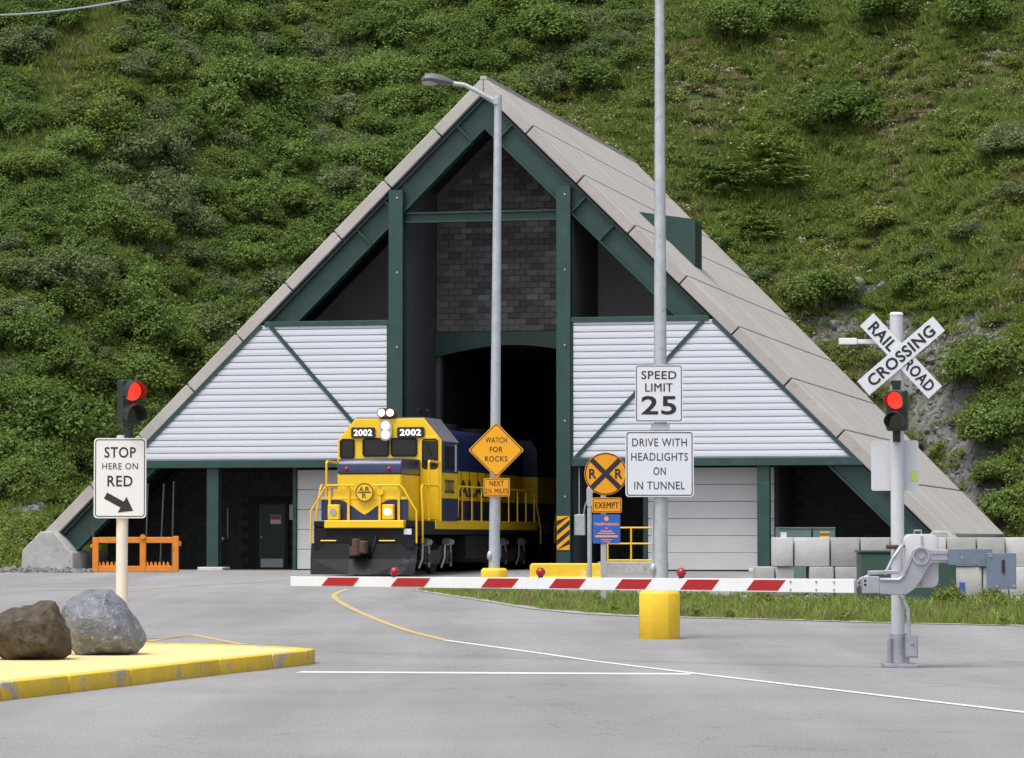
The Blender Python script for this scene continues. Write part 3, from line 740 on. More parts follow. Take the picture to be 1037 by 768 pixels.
    MB().prism(rrect(1.22, 2.86, 0.56, 2.45, 0.05), 3.07, 3.095).build('cab_door', y_, cab, bevel=0.01)
    g = MB().prism(rrect(1.24, 3.56, 0.38, 0.76, 0.06), 3.055, 3.066).build('door_window', M['glass'], cab)
    MB().tube([(1.12, 3.05, 3.9), (1.3, 3.03, 3.5)], 0.012).build('wiper', k_, cab)
    for cx in (-0.78, 0.66):
        nb = MB().prism(rrect(cx, 4.19, 0.72 if cx < 0 else 0.82, 0.31, 0.06), 3.03, 3.1).build('number_board', M['black'], cab)
        put_text(nb, [('2002', cx, 4.19, 0.56 if cx < 0 else 0.64, 0.19, 0.03)], 3.026, emit('number_glow', (1, 1, 1), 0.55, (0.8, 0.8, 0.8)))
    hl = MB().prism(rrect(-0.08, 4.26, 0.36, 0.62, 0.17, 6), 2.96, 3.1).build('headlight', M['chrome'], cab)
    for z in (4.39, 4.13): MB().cyl((-0.08, 2.97, z), (-0.08, 2.94, z), 0.115, n=18).build('lens', M['lit'], hl)
    rl_ = MB().prism(rrect(-0.08, 4.77, 0.54, 0.27, 0.12, 5), 3.0, 3.3).build('roof_light', M['rust'], cab)
    for x in (-0.21, 0.05): MB().cyl((x, 3.01, 4.77), (x, 2.98, 4.77), 0.105, n=18).build('lens', M['lit'], rl_)
    # cab sides
    for s in (1, -1):
        MB().box(*sorted((s*1.55, s*1.575)), 3.22, 5.24, 3.02, 3.93).build('cab_side_band', b_, L)
        MB().box(*sorted((s*1.55, s*1.575)), 3.22, 5.24, 1.6, 2.26).build('cab_side_skirt', b_, L)
        MB().box(*sorted((s*1.576, s*1.583)), 3.55, 4.15, 3.12, 3.80).build('side_window', M['glass'], L)
        MB().box(*sorted((s*1.576, s*1.583)), 4.25, 4.80, 3.12, 3.80).build('side_window', M['glass'], L)
        MB().box(*sorted((s*1.576, s*1.60)), 4.84, 4.92, 3.06, 3.86).build('wind_deflector', M['whitesign'], L)
    put_text(L, [('2002', 4.15, 2.62, 1.15, 0.42, 0.02)], 1.582, b_, 'cab_number', 'x')
    # long hood: lower blue, yellow band, upper blue, rounded top
    MB().box(-0.94, 0.94, 5.26, 17.3, 1.58, 2.25).build('hood_base', b_, L)
    bd = MB().box(-0.95, 0.95, 5.26, 17.3, 2.25, 3.14).build('hood_band', y_, L)
    MB().prism([(-0.95, 3.14), (0.95, 3.14), (0.95, 4.05), (0.72, 4.40), (-0.72, 4.40), (-0.95, 4.05)], 5.26, 17.3).build('long_hood', b_, L, bevel=0.02)
    mb = MB()
    for i in range(10): mb.box(0.952, 0.964, 6.0 + 1.12*i, 6.03 + 1.12*i, 1.7, 4.0)
    mb.build('door_seam', k_, L, smooth=False)
    put_text(bd, [('ALASKA', 11.2, 2.62, 6.6, 0.52, 0.03)], 0.967, b_, 'lettering', 'x')
    MB().box(0.95, 1.12, 6.0, 7.0, 3.3, 4.2).build('filter_box', b_, L, bevel=0.02)
    for yy in (9.0, 14.0): MB().cyl((0, yy, 4.38), (0, yy, 4.62), 0.62, n=20).build('roof_fan', k_, L)
    MB().tube([(0.62, 4.4, 4.62), (0.62, 4.4, 4.86), (0.62, 4.1, 4.90)], 0.05).build('horn', k_, L)
    MB().tube([(0.86, 4.6, 4.56), (0.86, 4.6, 4.84), (0.86, 4.3, 4.88)], 0.045).build('horn', k_, L)
    # end and side handrails
    def corner(yy, s, inner):
        pts = [(s*1.56, yy, 0.95), (s*1.55, yy, 1.88), (s*1.33, yy, 2.22), (s*1.16, yy, 2.52), (s*1.06, yy, 2.60), (s*inner, yy, 2.60)]
        return MB().tube(pts, 0.028).build('corner_handrail', M['handy'], L)
    for s in (-1, 1):
        corner(0.18, s, 0.26)
        MB().tube([(s*1.57, 0.85, 0.95), (s*1.57, 0.85, 1.85), (s*1.50, 0.95, 2.5), (s*1.50, 1.1, 2.62), (s*1.50, 3.0, 2.62)], 0.028).build('step_handrail', M['handy'], L)
        for x in (0.46, 1.02): MB().bar((s*x, 0.24, 1.6), (s*x, 0.24, 2.60), 0.07, 0.03).build('stanchion', M['handy'], L)
        MB().tube([(s*1.53, 1.75, 1.6), (s*1.53, 1.75, 3.28), (s*1.53, 1.8, 3.32), (s*1.53, 3.05, 3.30)], 0.035).build('grab_post', M['handy'], L)
        st = MB()
        for i, z in enumerate((0.42, 0.80, 1.18)): st.box(*sorted((s*1.12, s*1.52)), 0.42, 0.86, z, z + 0.03)
        st.box(*sorted((s*1.12, s*1.5)), 0.40, 0.42, 0.40, 1.4); st.box(*sorted((s*1.12, s*1.5)), 0.86, 0.88, 0.40, 1.4)
        st.build('steps', k_, L)
        for i in range(9):
            yy = 6.0 + i * 1.3
            MB().bar((s*1.52, yy, 1.6), (s*1.52, yy, 2.62), 0.05, 0.03, up=(1, 0, 0)).build('stanchion', M['handy'], L)
        MB().tube([(s*1.52, 5.4, 1.7), (s*1.52, 5.5, 2.55), (s*1.52, 5.7, 2.64), (s*1.52, 16.3, 2.64), (s*1.52, 16.6, 2.4), (s*1.54, 17.3, 1.4), (s*1.54, 17.3, 0.9)], 0.026).build('side_handrail', M['handy'], L)
    # fuel tank and trucks
    MB().prism([(-1.3, 0.35), (1.3, 0.35), (1.45, 0.55), (1.45, 1.2), (-1.45, 1.2), (-1.45, 0.55)], 6.9, 11.0).build('fuel_tank', k_, L, bevel=0.04)
    for cy in (3.75, 14.1):
        tr = MB()
        for s in (-1, 1):
            tr.prism([(cy-1.75, 0.55), (cy-1.75, 0.82), (cy-0.75, 0.90), (cy-0.45, 0.75), (cy+0.45, 0.75), (cy+0.75, 0.90), (cy+1.75, 0.82), (cy+1.75, 0.55), (cy+0.9, 0.52), (cy+0.55, 0.32), (cy-0.55, 0.32), (cy-0.9, 0.52)], *sorted((s*1.05, s*1.22)), 'x')
        tr.box(-1.05, 1.05, cy - 0.3, cy + 0.3, 0.5, 0.95)
        t_ = tr.build('truck_frame', M['truckm'], L, bevel=0.02)
        for s in (-1, 1):
            for dy in (-1.37, 1.37):
                wh = MB().cyl((s*0.70, cy+dy, 0.51), (s*0.84, cy+dy, 0.51), 0.51, n=28).build('wheel', M['truckm'], t_)
                ab = MB(); ab.box(*sorted((s*1.06, s*1.32)), cy+dy-0.2, cy+dy+0.2, 0.33, 0.75); ab.cyl((s*1.30, cy+dy, 0.53), (s*1.40, cy+dy, 0.53), 0.14, n=14)
                ab.build('axle_box', M['truckm'], t_, bevel=0.02)
                cyl_ = MB(); cyl_.cyl((s*1.30, cy+dy-0.30, 0.98), (s*1.30, cy+dy+0.12, 0.98), 0.12, n=14); cyl_.cyl((s*1.30, cy+dy+0.12, 0.98), (s*1.30, cy+dy+0.34, 0.98), 0.03); cyl_.ball((s*1.30, cy+dy+0.36, 0.98), 0.10)
                cyl_.build('brake_cylinder', M['bearing'], t_)
                hg = MB(); hg.tube([(s*1.28, cy+dy+0.30, 0.98), (s*1.28, cy+dy+0.42, 0.6), (s*1.26, cy+dy+0.46, 0.25)], 0.035); hg.tube([(s*1.28, cy+dy-0.36, 0.9), (s*1.28, cy+dy-0.42, 0.5), (s*1.2, cy+dy-0.5, 0.22)], 0.035)
                hg.build('brake_hanger', M['bearing'], t_)
            for dy in (-0.28, 0, 0.28):
                MB().cyl((s*1.14, cy+dy, 0.36), (s*1.14, cy+dy, 0.74), 0.10, n=10).build('spring', M['truckm'], t_)
    return L
LP = Vector((-4.27, 98.4, 0.0)); LP.z = zg(LP.y) + 0.01
loco1 = loco(LP, -LA, 'yellow and dark blue diesel locomotive 2002 leaving the portal with headlights on')
l2 = copy_tree(loco1)
fwd = Vector((math.sin(LA), math.cos(LA), 0))
l2.location = LP + fwd * (18.6 + 18.3) + Vector((0, 0, 0.02)); l2.rotation_euler = (0, 0, -LA + math.pi)
tag(l2, 'dark blue second locomotive coupled behind, just visible inside the portal')
for s in (-1, 1):
    a = LP + fwd * (-0.1); b = LP + fwd * 45; n = Vector((fwd.y, -fwd.x, 0)) * (s * 0.755)
    o = MB().bar(Vector((a.x, a.y, 0.0)) + n + Vector((0, 0, zg(a.y) + 0.001)), Vector((b.x, b.y, 0)) + n + Vector((0, 0, 0.588)), 0.07, 0.03, up=(0, 0, 1)).build('rail', M['rail'])
    tag(o, kind='structure')

# ================================================================== SIGNS, POLES, GATE
def X(px, d): return (px - 518.5) / FPX * d
def Z(py, d): return at(518.5, py, d).z
# --- stop post on the island
d = 46.4; px0 = 124
base = Vector((X(px0, d), d, KH))
S = thing('stop_sign_post', 'pale post with white STOP HERE ON RED sign and red signal behind the boulders', 'sign post', base)
def SX(px): return X(px, d) - base.x
def SZ(py): return Z(py, d) - base.z
MB().cyl((0, 0, 0), (0, 0, SZ(441)), 0.078, n=20).build('post', mat('post_offwhite', (0.60, 0.57, 0.53), 0.5, 0.06, 4), S)
sw_, sh_ = SX(149) - SX(96), SZ(444) - SZ(525); cx, cz = (SX(149) + SX(96)) / 2, (SZ(444) + SZ(525)) / 2
sp = sign(S, 'sign_panel', cx, cz, sw_, sh_, -0.10, M['whitesign'], [
    ('STOP', cx, SZ(458.5), sw_*0.60, sh_*0.135, 0.014), ('HERE ON', cx, SZ(472.5), sw_*0.68, sh_*0.08, 0.004), ('RED', cx, SZ(487.5), sw_*0.48, sh_*0.135, 0.014)], border=0.012, inset=0.018, r=0.05)
ax0, az0, ax1, az1 = SX(108), SZ(502), SX(136), SZ(517.5)
dv = Vector((ax1-ax0, az1-az0)); L_ = dv.length; dv.normalize(); nv = Vector((-dv.y, dv.x))
def ap(a, b): q = Vector((ax0, az0)) + dv*a + nv*b; return (q.x, q.y)
MB().prism([ap(0, 0.045), ap(L_*0.60, 0.045), ap(L_*0.60, 0.12), ap(L_, 0), ap(L_*0.60, -0.12), ap(L_*0.60, -0.045), ap(0, -0.045)], -0.104, -0.102).build('arrow', M['black'], sp, smooth=False)
def signal_head(par, cx, y, zt, zb, wd, yaw, lit_top=True):
    h = tag(link('signal_head', None, par, (cx, y, 0), yaw))
    hd = MB().box(-wd/2, wd/2, -0.09, 0.09, zb, zt).build('housing', M['signal'], h, bevel=0.02)
    n = 2; step = (zt - zb) / n
    for i in range(n):
        z = zt - step * (i + 0.5); r = min(wd, step) * 0.42
        MB().cyl((0, -0.09, z), (0, -0.10, z), r, n=20).build('lens', M['redlit'] if (i == 0) else M['glass'], h)
        vs = []; fs = []; m = 16
        for a_ in range(m + 1):
            a = R(-35 + 250 * a_ / m)
            dp = 0.22 if math.sin(a) > 0 else 0.22 * (1 + 0.75 * math.sin(a))
            for rr in (r * 1.06, r * 1.12):
                vs += [(rr * math.cos(a), -0.09, z + rr * math.sin(a)), (rr * math.cos(a), -0.09 - dp, z + rr * math.sin(a) - 0.02)]
        for a_ in range(m):
            b = a_ * 4
            fs += [(b, b+4, b+5, b+1), (b+2, b+3, b+7, b+6), (b+1, b+5, b+7, b+3), (b, b+2, b+6, b+4)]
        MB().add(vs, fs).build('visor', M['signal'], h)
    return h
signal_head(S, SX(131), -0.02, SZ(385), SZ(431), 0.30, R(28))
MB().cyl((SX(130), -0.02, SZ(446)), (SX(130), -0.02, SZ(430)), 0.07, n=12).build('signal_neck', M['signal'], S)

# --- crossing gate
d = 42.95; base = Vector((X(908.5, d), d, 0.0))
G = thing('railroad_crossing_gate', 'grey mast with white RAILROAD CROSSING crossbuck, red signal and lowered striped gate arm', 'crossing gate', base)
MB().cyl((0, 0, 0.02), (0, 0, SZ(319)), 0.083, n=24).build('mast', mat('mast_white', (0.50, 0.51, 0.545), 0.4, 0.06, 4, stain=((0.42, 0.42, 0.44), 6, 0.62)), G)
MB().cyl((0, 0, SZ(319)), (0, 0, SZ(316.5)), 0.09, 0.07, n=24).build('mast_cap', M['white'], G)
fl = MB(); fl.prism([(SX(893)-SX(908.5)+0.0, -0.2), (0.225, -0.2), (0.225, 0.2), (-0.19, 0.2)], 0.0, 0.05, 'z'); fl.cyl((0, 0, 0.05), (0, 0, 0.42), 0.12, 0.105, n=20)
for a in (45, 135, 225, 315): fl.bar((0.10*math.cos(R(a)), 0.10*math.sin(R(a)), 0.05), (0.10*math.cos(R(a)), 0.10*math.sin(R(a)), 0.36), 0.02, 0.14, up=(math.cos(R(a)), math.sin(R(a)), 0))
fl.build('base_flange', M['alu'], G, bevel=0.006)
bx = MB(); bx.box(0.07, 0.225, -0.20, -0.05, 0.12, 0.40); bx.box(0.08, 0.215, -0.21, -0.20, 0.14, 0.38); bx.cyl((0.15, -0.215, 0.30), (0.15, -0.225, 0.30), 0.02); bx.build('junction_box', M['alu'], G, bevel=0.015)
# crossbuck
def blade(ang, yy, lines):
    o = MB().prism([(0.62*c_ * math.cos(ang) - 0.115*s_*math.sin(ang) + SX(912), 0.62*c_*math.sin(ang) + 0.115*s_*math.cos(ang) + SZ(361)) for c_, s_ in ((-1,-1),(1,-1),(1,1),(-1,1))], yy, yy + 0.006).build('crossbuck_blade', M['whitesign'], G)
    L2 = []
    for s, along, wd in lines:
        L2.append((s, SX(912) + along*math.cos(ang), SZ(361) + along*math.sin(ang), wd, 0.150, 0.026, ang))
    put_text(o, L2, yy - 0.003, M['black'])
blade(R(-47), -0.102, [('RAIL', -0.33, 0.40), ('ROAD', 0.33, 0.46)])
blade(R(40.5), -0.115, [('CROSSING', 0.0, 1.04)])
MB().box(SX(898), SX(924), -0.094, -0.082, SZ(366), SZ(356)).build('crossbuck_bracket', M['steel'], G)
mb = MB(); mb.box(SX(850), SX(905), -0.03, 0.03, SZ(348.5), SZ(344)); mb.box(SX(850), SX(868), -0.06, 0.06, SZ(349), SZ(342.8)); mb.build('side_bracket', M['white'], G, bevel=0.006)
signal_head(G, SX(907), -0.20, SZ(396), SZ(437), 0.255, R(-16))
mb = MB(); mb.box(SX(903), SX(911), -0.16, -0.08, SZ(397), SZ(386)); mb.box(SX(903.5), SX(910.5), -0.16, -0.08, SZ(448), SZ(436)); mb.box(SX(902), SX(912), -0.1, 0.09, SZ(390), SZ(386)); mb.build('signal_bracket', M['black'], G)
bk = MB().prism(rrect(SX(907), SZ(471.5), SX(931)-SX(883), SZ(446)-SZ(497), 0.03), 0.09, 0.098).build('sign_back', M['signback'], G)
MB().box(SX(923), SX(931)-0.01, 0.084, 0.089, SZ(487), SZ(477)).build('sticker', mat('sticker_green', (0.45, 0.62, 0.12), 0.5), bk)
# mechanism
mk = MB().prism(rrect(SX(930), SZ(568), SX(947)-SX(913), SZ(541)-SZ(595), 0.09, 6), -0.30, 0.22).build('gate_mechanism', mat('mechanism_white', (0.47, 0.47, 0.485), 0.42, 0.05, 3), G, bevel=0.02, seg=2)
MB().box(SX(930)-0.012, SX(930)+0.012, -0.318, -0.302, SZ(594), SZ(543)).build('seam', M['alu'], mk)
MB().tube([(SX(925), -0.05, SZ(541)), (SX(925), -0.05, SZ(537.5)), (SX(932), -0.05, SZ(537.5)), (SX(932), -0.05, SZ(541))], 0.012).build('lifting_eye', M['alu'], mk)
def cv(pts): return [(SX(a), SZ(b)) for a, b in pts]
sup = cv([(885,585),(905,585),(908,583),(911,576),(914,567),(919,557),(924,553.5),(930,553),(935,556),(938,556.5),(967,556.5),(967,570),(942,570),(938,571),(934,577),(928,588),(922,596),(914,601.5),(906,602.5),(886,601)])
su = MB().prism(sup, -0.42, -0.36).build('counterweight_support', M['alu'], G, bevel=0.01)
MB().ring([(SX(928) + 0.11*math.cos(R(a)), SZ(563) + 0.11*math.sin(R(a))) for a in range(0, 360, 15)], [(SX(928) + 0.085*math.cos(R(a)), SZ(563) + 0.085*math.sin(R(a))) for a in range(0, 360, 15)], -0.445, -0.421).build('hub_ring', M['alu'], su)
MB().cyl((SX(928), -0.421, SZ(563)), (SX(928), -0.45, SZ(563)), 0.035, n=12).build('hub_bolt', M['bearing'], su)
mb = MB(); 
for zz in (SZ(560.0), SZ(566)): mb.box(SX(938), SX(966), -0.432, -0.421, zz - 0.012, zz + 0.012)
rim = [(SX(a), SZ(b)) for a, b in ((887,587),(906,587),(911,583),(915,573),(920,561))]
mb.tube([(a, -0.428, b) for a, b in rim], 0.014, 6)
mb.build('rib', M['alu'], su)
MB().tube([(SX(892), -0.40, SZ(582)), (SX(900), -0.38, SZ(566)), (SX(907), -0.36, SZ(556)), (SX(911), -0.3, SZ(552)), (SX(914), -0.2, SZ(553))], 0.022).build('link_rod', M['alu'], G)
mb = MB(); mb.box(SX(896), SX(908), -0.12, -0.08, SZ(556), SZ(552)); mb.cyl((SX(897), -0.14, SZ(554)), (SX(905), -0.14, SZ(554)), 0.018); mb.build('rusty_clamp', M['rust'], G)
cwb = MB().box(SX(955), SX(999), -0.46, -0.435, SZ(572), SZ(556)).build('counterweight_bar', M['gateplate'], G, bevel=0.004)
cw_ = MB().box(SX(993), SX(1022.5), -0.50, -0.462, SZ(596), SZ(560)).build('counterweight', M['gateplate'], G, bevel=0.006)
MB().box(SX(1008), SX(1011), -0.515, -0.501, SZ(580), SZ(567)).build('slot', M['black'], cw_)
mb = MB()
for a, b in ((968, 564), (997, 563), (1003, 593), (1020, 593)): mb.cyl((SX(a), -0.50, SZ(b)), (SX(a), -0.515, SZ(b)), 0.015, n=8)
mb.build('bolt', M['bearing'], cw_)
MB().tube([(SX(910), -0.10, SZ(601)), (SX(913), -0.13, SZ(606)), (SX(917.5), -0.15, SZ(617)), (SX(918), -0.15, SZ(632)), (SX(918), -0.14, SZ(648))], 0.024).build('conduit', M['steel'], G)
mb = MB(); mb.box(SX(869), SX(886.5), -0.43, -0.30, SZ(600.5), SZ(583.5)); mb.box(SX(864), SX(873), -0.40, -0.34, SZ(595), SZ(587)); mb.bar((SX(866), -0.38, SZ(587)), (SX(882), -0.38, SZ(580)), 0.03, 0.06); mb.bar((SX(875), -0.38, SZ(580)), (SX(906), -0.38, SZ(579)), 0.05, 0.08)
mb.build('arm_adapter', M['alu'], G, bevel=0.008)
mb = MB()
for a, b in ((866, 590), (866, 594), (872, 588), (872, 592)): mb.cyl((SX(a), -0.41, SZ(b)), (SX(a), -0.43, SZ(b)), 0.016, n=8)
mb.build('rusty_bolt', M['rust'], G)
# arm: runs left and slightly away from the camera
pA = at(866, 593.6, 42.58) - base; pB = at(295, 588.8, 47.6) - base
ad = (pB - pA); AL = ad.length; adn = ad.normalized()
ae = tag(link('gate_arm', None, G, pA)); 
ang = math.atan2(adn.y, adn.x)
ae.rotation_euler = (0, -math.asin(adn.z) * 0, ang)            # local +X runs along the arm
slope = (pB.z - pA.z) / math.hypot(pB.x - pA.x, pB.y - pA.y)
h0, h1 = 0.172, 0.135
def armz(x, k):                                           # k -1 bottom, +1 top
    return slope * x + k * (h0 + (h1 - h0) * x / AL) / 2
NSEG = 2
segs = [(0.0, AL * 0.60, 0.03), (AL * 0.60 - 0.1, AL, 0.022)]
for i, (a, b, th) in enumerate(segs):
    MB().add([(a, -th, armz(a,-1)), (b, -th, armz(b,-1)), (b, th, armz(b,-1)), (a, th, armz(a,-1)), (a, -th, armz(a,1)), (b, -th, armz(b,1)), (b, th, armz(b,1)), (a, th, armz(a,1))],
             [(0,3,2,1),(4,5,6,7),(0,1,5,4),(1,2,6,5),(2,3,7,6),(3,0,4,7)]).build('arm_board', M['white'], ae, bevel=0.004)
# the arm's local -X->+X is leftward in view, so local +Y faces the camera
def arm_x(px): # distance along the arm for a photo column
    r = ray(px, 592); A = base + pA
    # solve (A + adn*t) x-plane match
    t = (r.x * A.y - r.y * A.x) / (r.y * adn.x - r.x * adn.y); return t
for (a, b) in ((327, 365), (397, 437), (488.5, 527), (557, 595), (624, 662), (690, 730), (757, 797)):
    xa, xb = arm_x(b), arm_x(a); sl = 0.115
    th = 0.0335 if xa < AL * 0.6 - 0.1 else 0.0335
    e = 0.80
    def zz(x, k): return slope * x + k * e * (h0 + (h1 - h0) * x / AL) / 2
    for side, yy in ((1, th),):
        q = [(xa, 1), (xb - sl, 1), (xb, -1), (xa + sl, -1)]
        MB().add([(x, yy, zz(x, k)) for x, k in q] + [(x, yy - 0.003, zz(x, k)) for x, k in q], [(0,1,2,3),(7,6,5,4),(0,4,5,1),(1,5,6,2),(2,6,7,3),(3,7,4,0)]).build('red_stripe', M['red'], ae, smooth=False)
for pxl in (399.5, 547.5, 690):
    x = arm_x(pxl); z = armz(x, 1)
    lo = MB().ball((x, 0, z + 0.07), 0.062, n=14, m=10).build('arm_light', M['redlens'], ae)
    MB().cyl((x, 0, z), (x, 0, z + 0.03), 0.035, n=10).build('lamp_base', M['black'], lo)
mb = MB()
for pxl in (802, 828, 846): 
    x = arm_x(pxl)
    for k in (-0.55, 0.55): mb.cyl((x, 0.03, slope*x + k*h0/2), (x, 0.042, slope*x + k*h0/2), 0.014, n=8)
mb.build('arm_bolt', M['bearing'], ae)

# --- tall light pole with two white signs
d = 52.7; base = Vector((X(667.5, d), d, zg(d)))
P2 = thing('tall_light_pole', 'tall grey pole on yellow base carrying SPEED LIMIT 25 and headlight signs', 'light pole', base)
def octa(r, z0, z1, ch, m, par, nm):
    mb = MB(); n = 8; vs = []
    for rr, z in ((r, z0), (r, z1 - ch), (r - ch * 1.0, z1)):
        for i in range(n):
            a = 2*math.pi*(i + 0.5)/n; vs.append((rr*math.cos(a)/math.cos(math.pi/n), rr*math.sin(a)/math.cos(math.pi/n), z))
    fs = [tuple(range(n))[::-1], tuple(range(2*n, 3*n))] + [(j*n+i, j*n+(i+1)%n, (j+1)*n+(i+1)%n, (j+1)*n+i) for j in range(2) for i in range(n)]
    return mb.add(vs, fs).build(nm, m, par, bevel=0.012)
octa(0.305, -0.05, SZ(597), 0.06, M['yellow'], P2, 'pole_base')
MB().cyl((0.02, 0, SZ(597.5)), (0.02, 0, 12.2), 0.112, 0.062, n=24).build('shaft', M['steel'], P2)
MB().cyl((0.02, 0, 12.2), (0.02, 0, 12.26), 0.068, 0.03, n=24).build('shaft_cap', M['steel'], P2)
MB().tube([(-0.115, -0.03, SZ(592)), (-0.115, -0.03, SZ(575)), (-0.10, -0.03, SZ(540)), (-0.10, -0.03, SZ(512))], 0.012).build('conduit', M['steel'], P2)
MB().ball((-0.10, -0.05, SZ(576)), 0.07, sc3=(0.7, 1, 1.2)).build('hand_hole_cover', M['steel'], P2)
wd, h = SX(691)-SX(643), SZ(370)-SZ(428); cx, cz = SX(667), SZ(399)
sign(P2, 'speed_sign', cx, cz, wd, h, -0.15, M['whitesign'], [('SPEED', cx, SZ(380.5), wd*0.74, h*0.145, 0.012), ('LIMIT', cx, SZ(393), wd*0.58, h*0.145, 0.03), ('25', cx, SZ(411), wd*0.74, h*0.33, 0.02)], border=0.012, inset=0.014, r=0.045)
wd, h = SX(702)-SX(633), SZ(437)-SZ(503.5); cx, cz = SX(667.5), SZ(470.2)
sign(P2, 'headlight_sign', cx, cz, wd, h, -0.15, M['whitesign'], [('DRIVE WITH', cx, SZ(448.5), wd*0.80, h*0.12, 0.004), ('HEADLIGHTS', cx, SZ(463), wd*0.83, h*0.12, 0.004), ('ON', cx, SZ(477.5), wd*0.18, h*0.12, 0.004), ('IN TUNNEL', cx, SZ(492), wd*0.74, h*0.12, 0.004)], border=0.014, inset=0.018, r=0.05)
for py in (383, 416, 449, 490): MB().box(-0.06, 0.10, -0.144, -0.08, SZ(py) - 0.02, SZ(py) + 0.02).build('sign_bracket', M['steel'], P2)
MB().box(-0.115, 0.155, -0.12, 0.12, SZ(436), SZ(430)).build('mounting_band', M['steel'], P2)

# --- cobra-head light pole with the diamond sign
d = 80.0; base = Vector((X(500.5, d), d, zg(d)))
P1 = thing('cobra_head_light_pole', 'slim grey street light with cobra head and yellow WATCH FOR ROCKS sign', 'street light', base)
octa(0.305, -0.05, SZ(575.5), 0.05, M['yellow'], P1, 'pole_base')
MB().cyl((0, 0, SZ(578)), (SX(504.3), 0, SZ(96)), 0.128, 0.088, n=20).build('shaft', M['steel'], P1)
ar_ = [(SX(504), 0, SZ(104)), (SX(494), 0, SZ(99)), (SX(482), 0, SZ(92)), (SX(470), 0, SZ(86)), (SX(458), 0, SZ(84.5))]
MB().tube(ar_, [0.075, 0.066, 0.058, 0.05, 0.05], 12).build('bracket_arm', M['steel'], P1)
MB().box(SX(499.5), SX(504), -0.12, 0.12, SZ(106), SZ(100)).build('arm_clamp', M['steel'], P1)
hd = MB()
prof = [(459, 84.4, .06, .05), (454, 83.5, .14, .10), (446, 82, .20, .14), (437, 80.5, .23, .15), (430, 80.5, .20, .13), (426.5, 82.2, .10, .06)]
vs = []; n = 14
for (px_, py_, ry, rz_) in prof:
    for i in range(n):
        a = 2*math.pi*i/n; s_ = math.sin(a); vs.append((SX(px_), ry*math.cos(a), SZ(py_) + rz_*(s_ if s_ > 0 else 0.6*s_)))
fs = [tuple(range(n))[::-1], tuple(range((len(prof)-1)*n, len(prof)*n))] + [(j*n+i, j*n+(i+1)%n, (j+1)*n+(i+1)%n, (j+1)*n+i) for j in range(len(prof)-1) for i in range(n)]
lh = hd.add(vs, fs).build('lamp_head', mat('lamp_grey', (0.10, 0.105, 0.12), 0.5), P1)
MB().ball((SX(435), 0, SZ(83.3)), 0.2, sc3=(1, 0.8, 0.45)).build('lamp_lens', mat('lamp_lens', (0.38, 0.37, 0.33), 0.2), lh)
c0 = (SX(502.5), SZ(456.2)); hd_ = SX(530.8) - SX(502.5)
def dia(k, r=0.05):
    pts = rrect(0, 0, 2*k/math.sqrt(2), 2*k/math.sqrt(2), r); c45 = math.sqrt(0.5)
    return [(c0[0] + (a - b)*c45, c0[1] + (a + b)*c45) for a, b in pts]
ds = MB().prism(dia(hd_), -0.17, -0.164).build('diamond_sign', M['signy'], P1)
MB().ring(dia(hd_ - 0.03), dia(hd_ - 0.055), -0.173, -0.1705).build('border', M['black'], ds, smooth=False)
put_text(ds, [('WATCH', c0[0], SZ(446.0), 0.50, 0.125, 0.01), ('FOR', c0[0], SZ(455.5), 0.30, 0.125, 0.01), ('ROCKS', c0[0], SZ(465), 0.52, 0.125, 0.01)], -0.1735, M['black'])
cx, cz = SX(503), SZ(493.7)
sign(P1, 'distance_plaque', cx, cz, SX(516)-SX(489.5), SZ(484.5)-SZ(503), -0.16, M['signo'], [('NEXT', cx, SZ(489.8), 0.33, 0.115, 0.008), ('2½ MILES', cx, SZ(497.5), 0.53, 0.115, 0.02)], border=0.012, inset=0.02, r=0.03)
for py in (448, 464, 488, 499): MB().box(-0.05, 0.09, -0.158, -0.09, SZ(py) - 0.02, SZ(py) + 0.02).build('sign_bracket', M['steel'], P1)
MB().ball((SX(496), -0.06, SZ(563)), 0.09, sc3=(0.7, 1, 1.3)).build('hand_hole_cover', M['steel'], P1)

# --- railroad advance sign post and bare post
d = 70.5; base = Vector((X(611, d), d, zg(d)))
P3 = thing('railroad_sign_post', 'steel post with round yellow R X R sign, EXEMPT plaque and blue notice', 'sign post', base)
mb = MB(); 
mb.prism([(-0.055, -0.02), (-0.055, 0.03), (-0.045, 0.03), (-0.03, -0.008), (0.03, -0.008), (0.045, 0.03), (0.055, 0.03), (0.055, -0.02)], -0.1, SZ(461), 'z'); mb.build('post', M['steel'], P3, smooth=False)
cx, cz = SX(613.3), SZ(480); rr = 0.435
ro = MB().cyl((cx, -0.03, cz), (cx, -0.036, cz), rr, n=48).build('round_sign', M['signo'], P3)
cir = lambda r: [(cx + r*math.cos(R(a)), cz + r*math.sin(R(a))) for a in range(0, 360, 8)]
MB().ring(cir(rr - 0.012), cir(rr - 0.032), -0.0395, -0.0365).build('border', M['black'], ro, smooth=False)
mb = MB()
for k, yy in ((1, -0.0390), (-1, -0.0405)):
    e = (rr - 0.035) * math.sqrt(0.5); mb.bar((cx - e, yy, cz - k*e), (cx + e, yy, cz + k*e), 0.10, 0.002)
mb.build('cross', M['black'], ro, smooth=False)
put_text(ro, [('R', cx - 0.265, cz, 0.15, 0.20, 0.02), ('R', cx + 0.265, cz, 0.15, 0.20, 0.02)], -0.042, M['black'])
cx, cz = SX(614.5), SZ(511.8)
sign(P3, 'exempt_plaque', cx, cz, SX(629.5)-SX(599.5), SZ(504)-SZ(519.5), -0.045, M['signo'], [('EXEMPT', cx, cz, 0.48, 0.12, 0.04)], border=0.012, inset=0.016, r=0.04)
cx = SX(614)
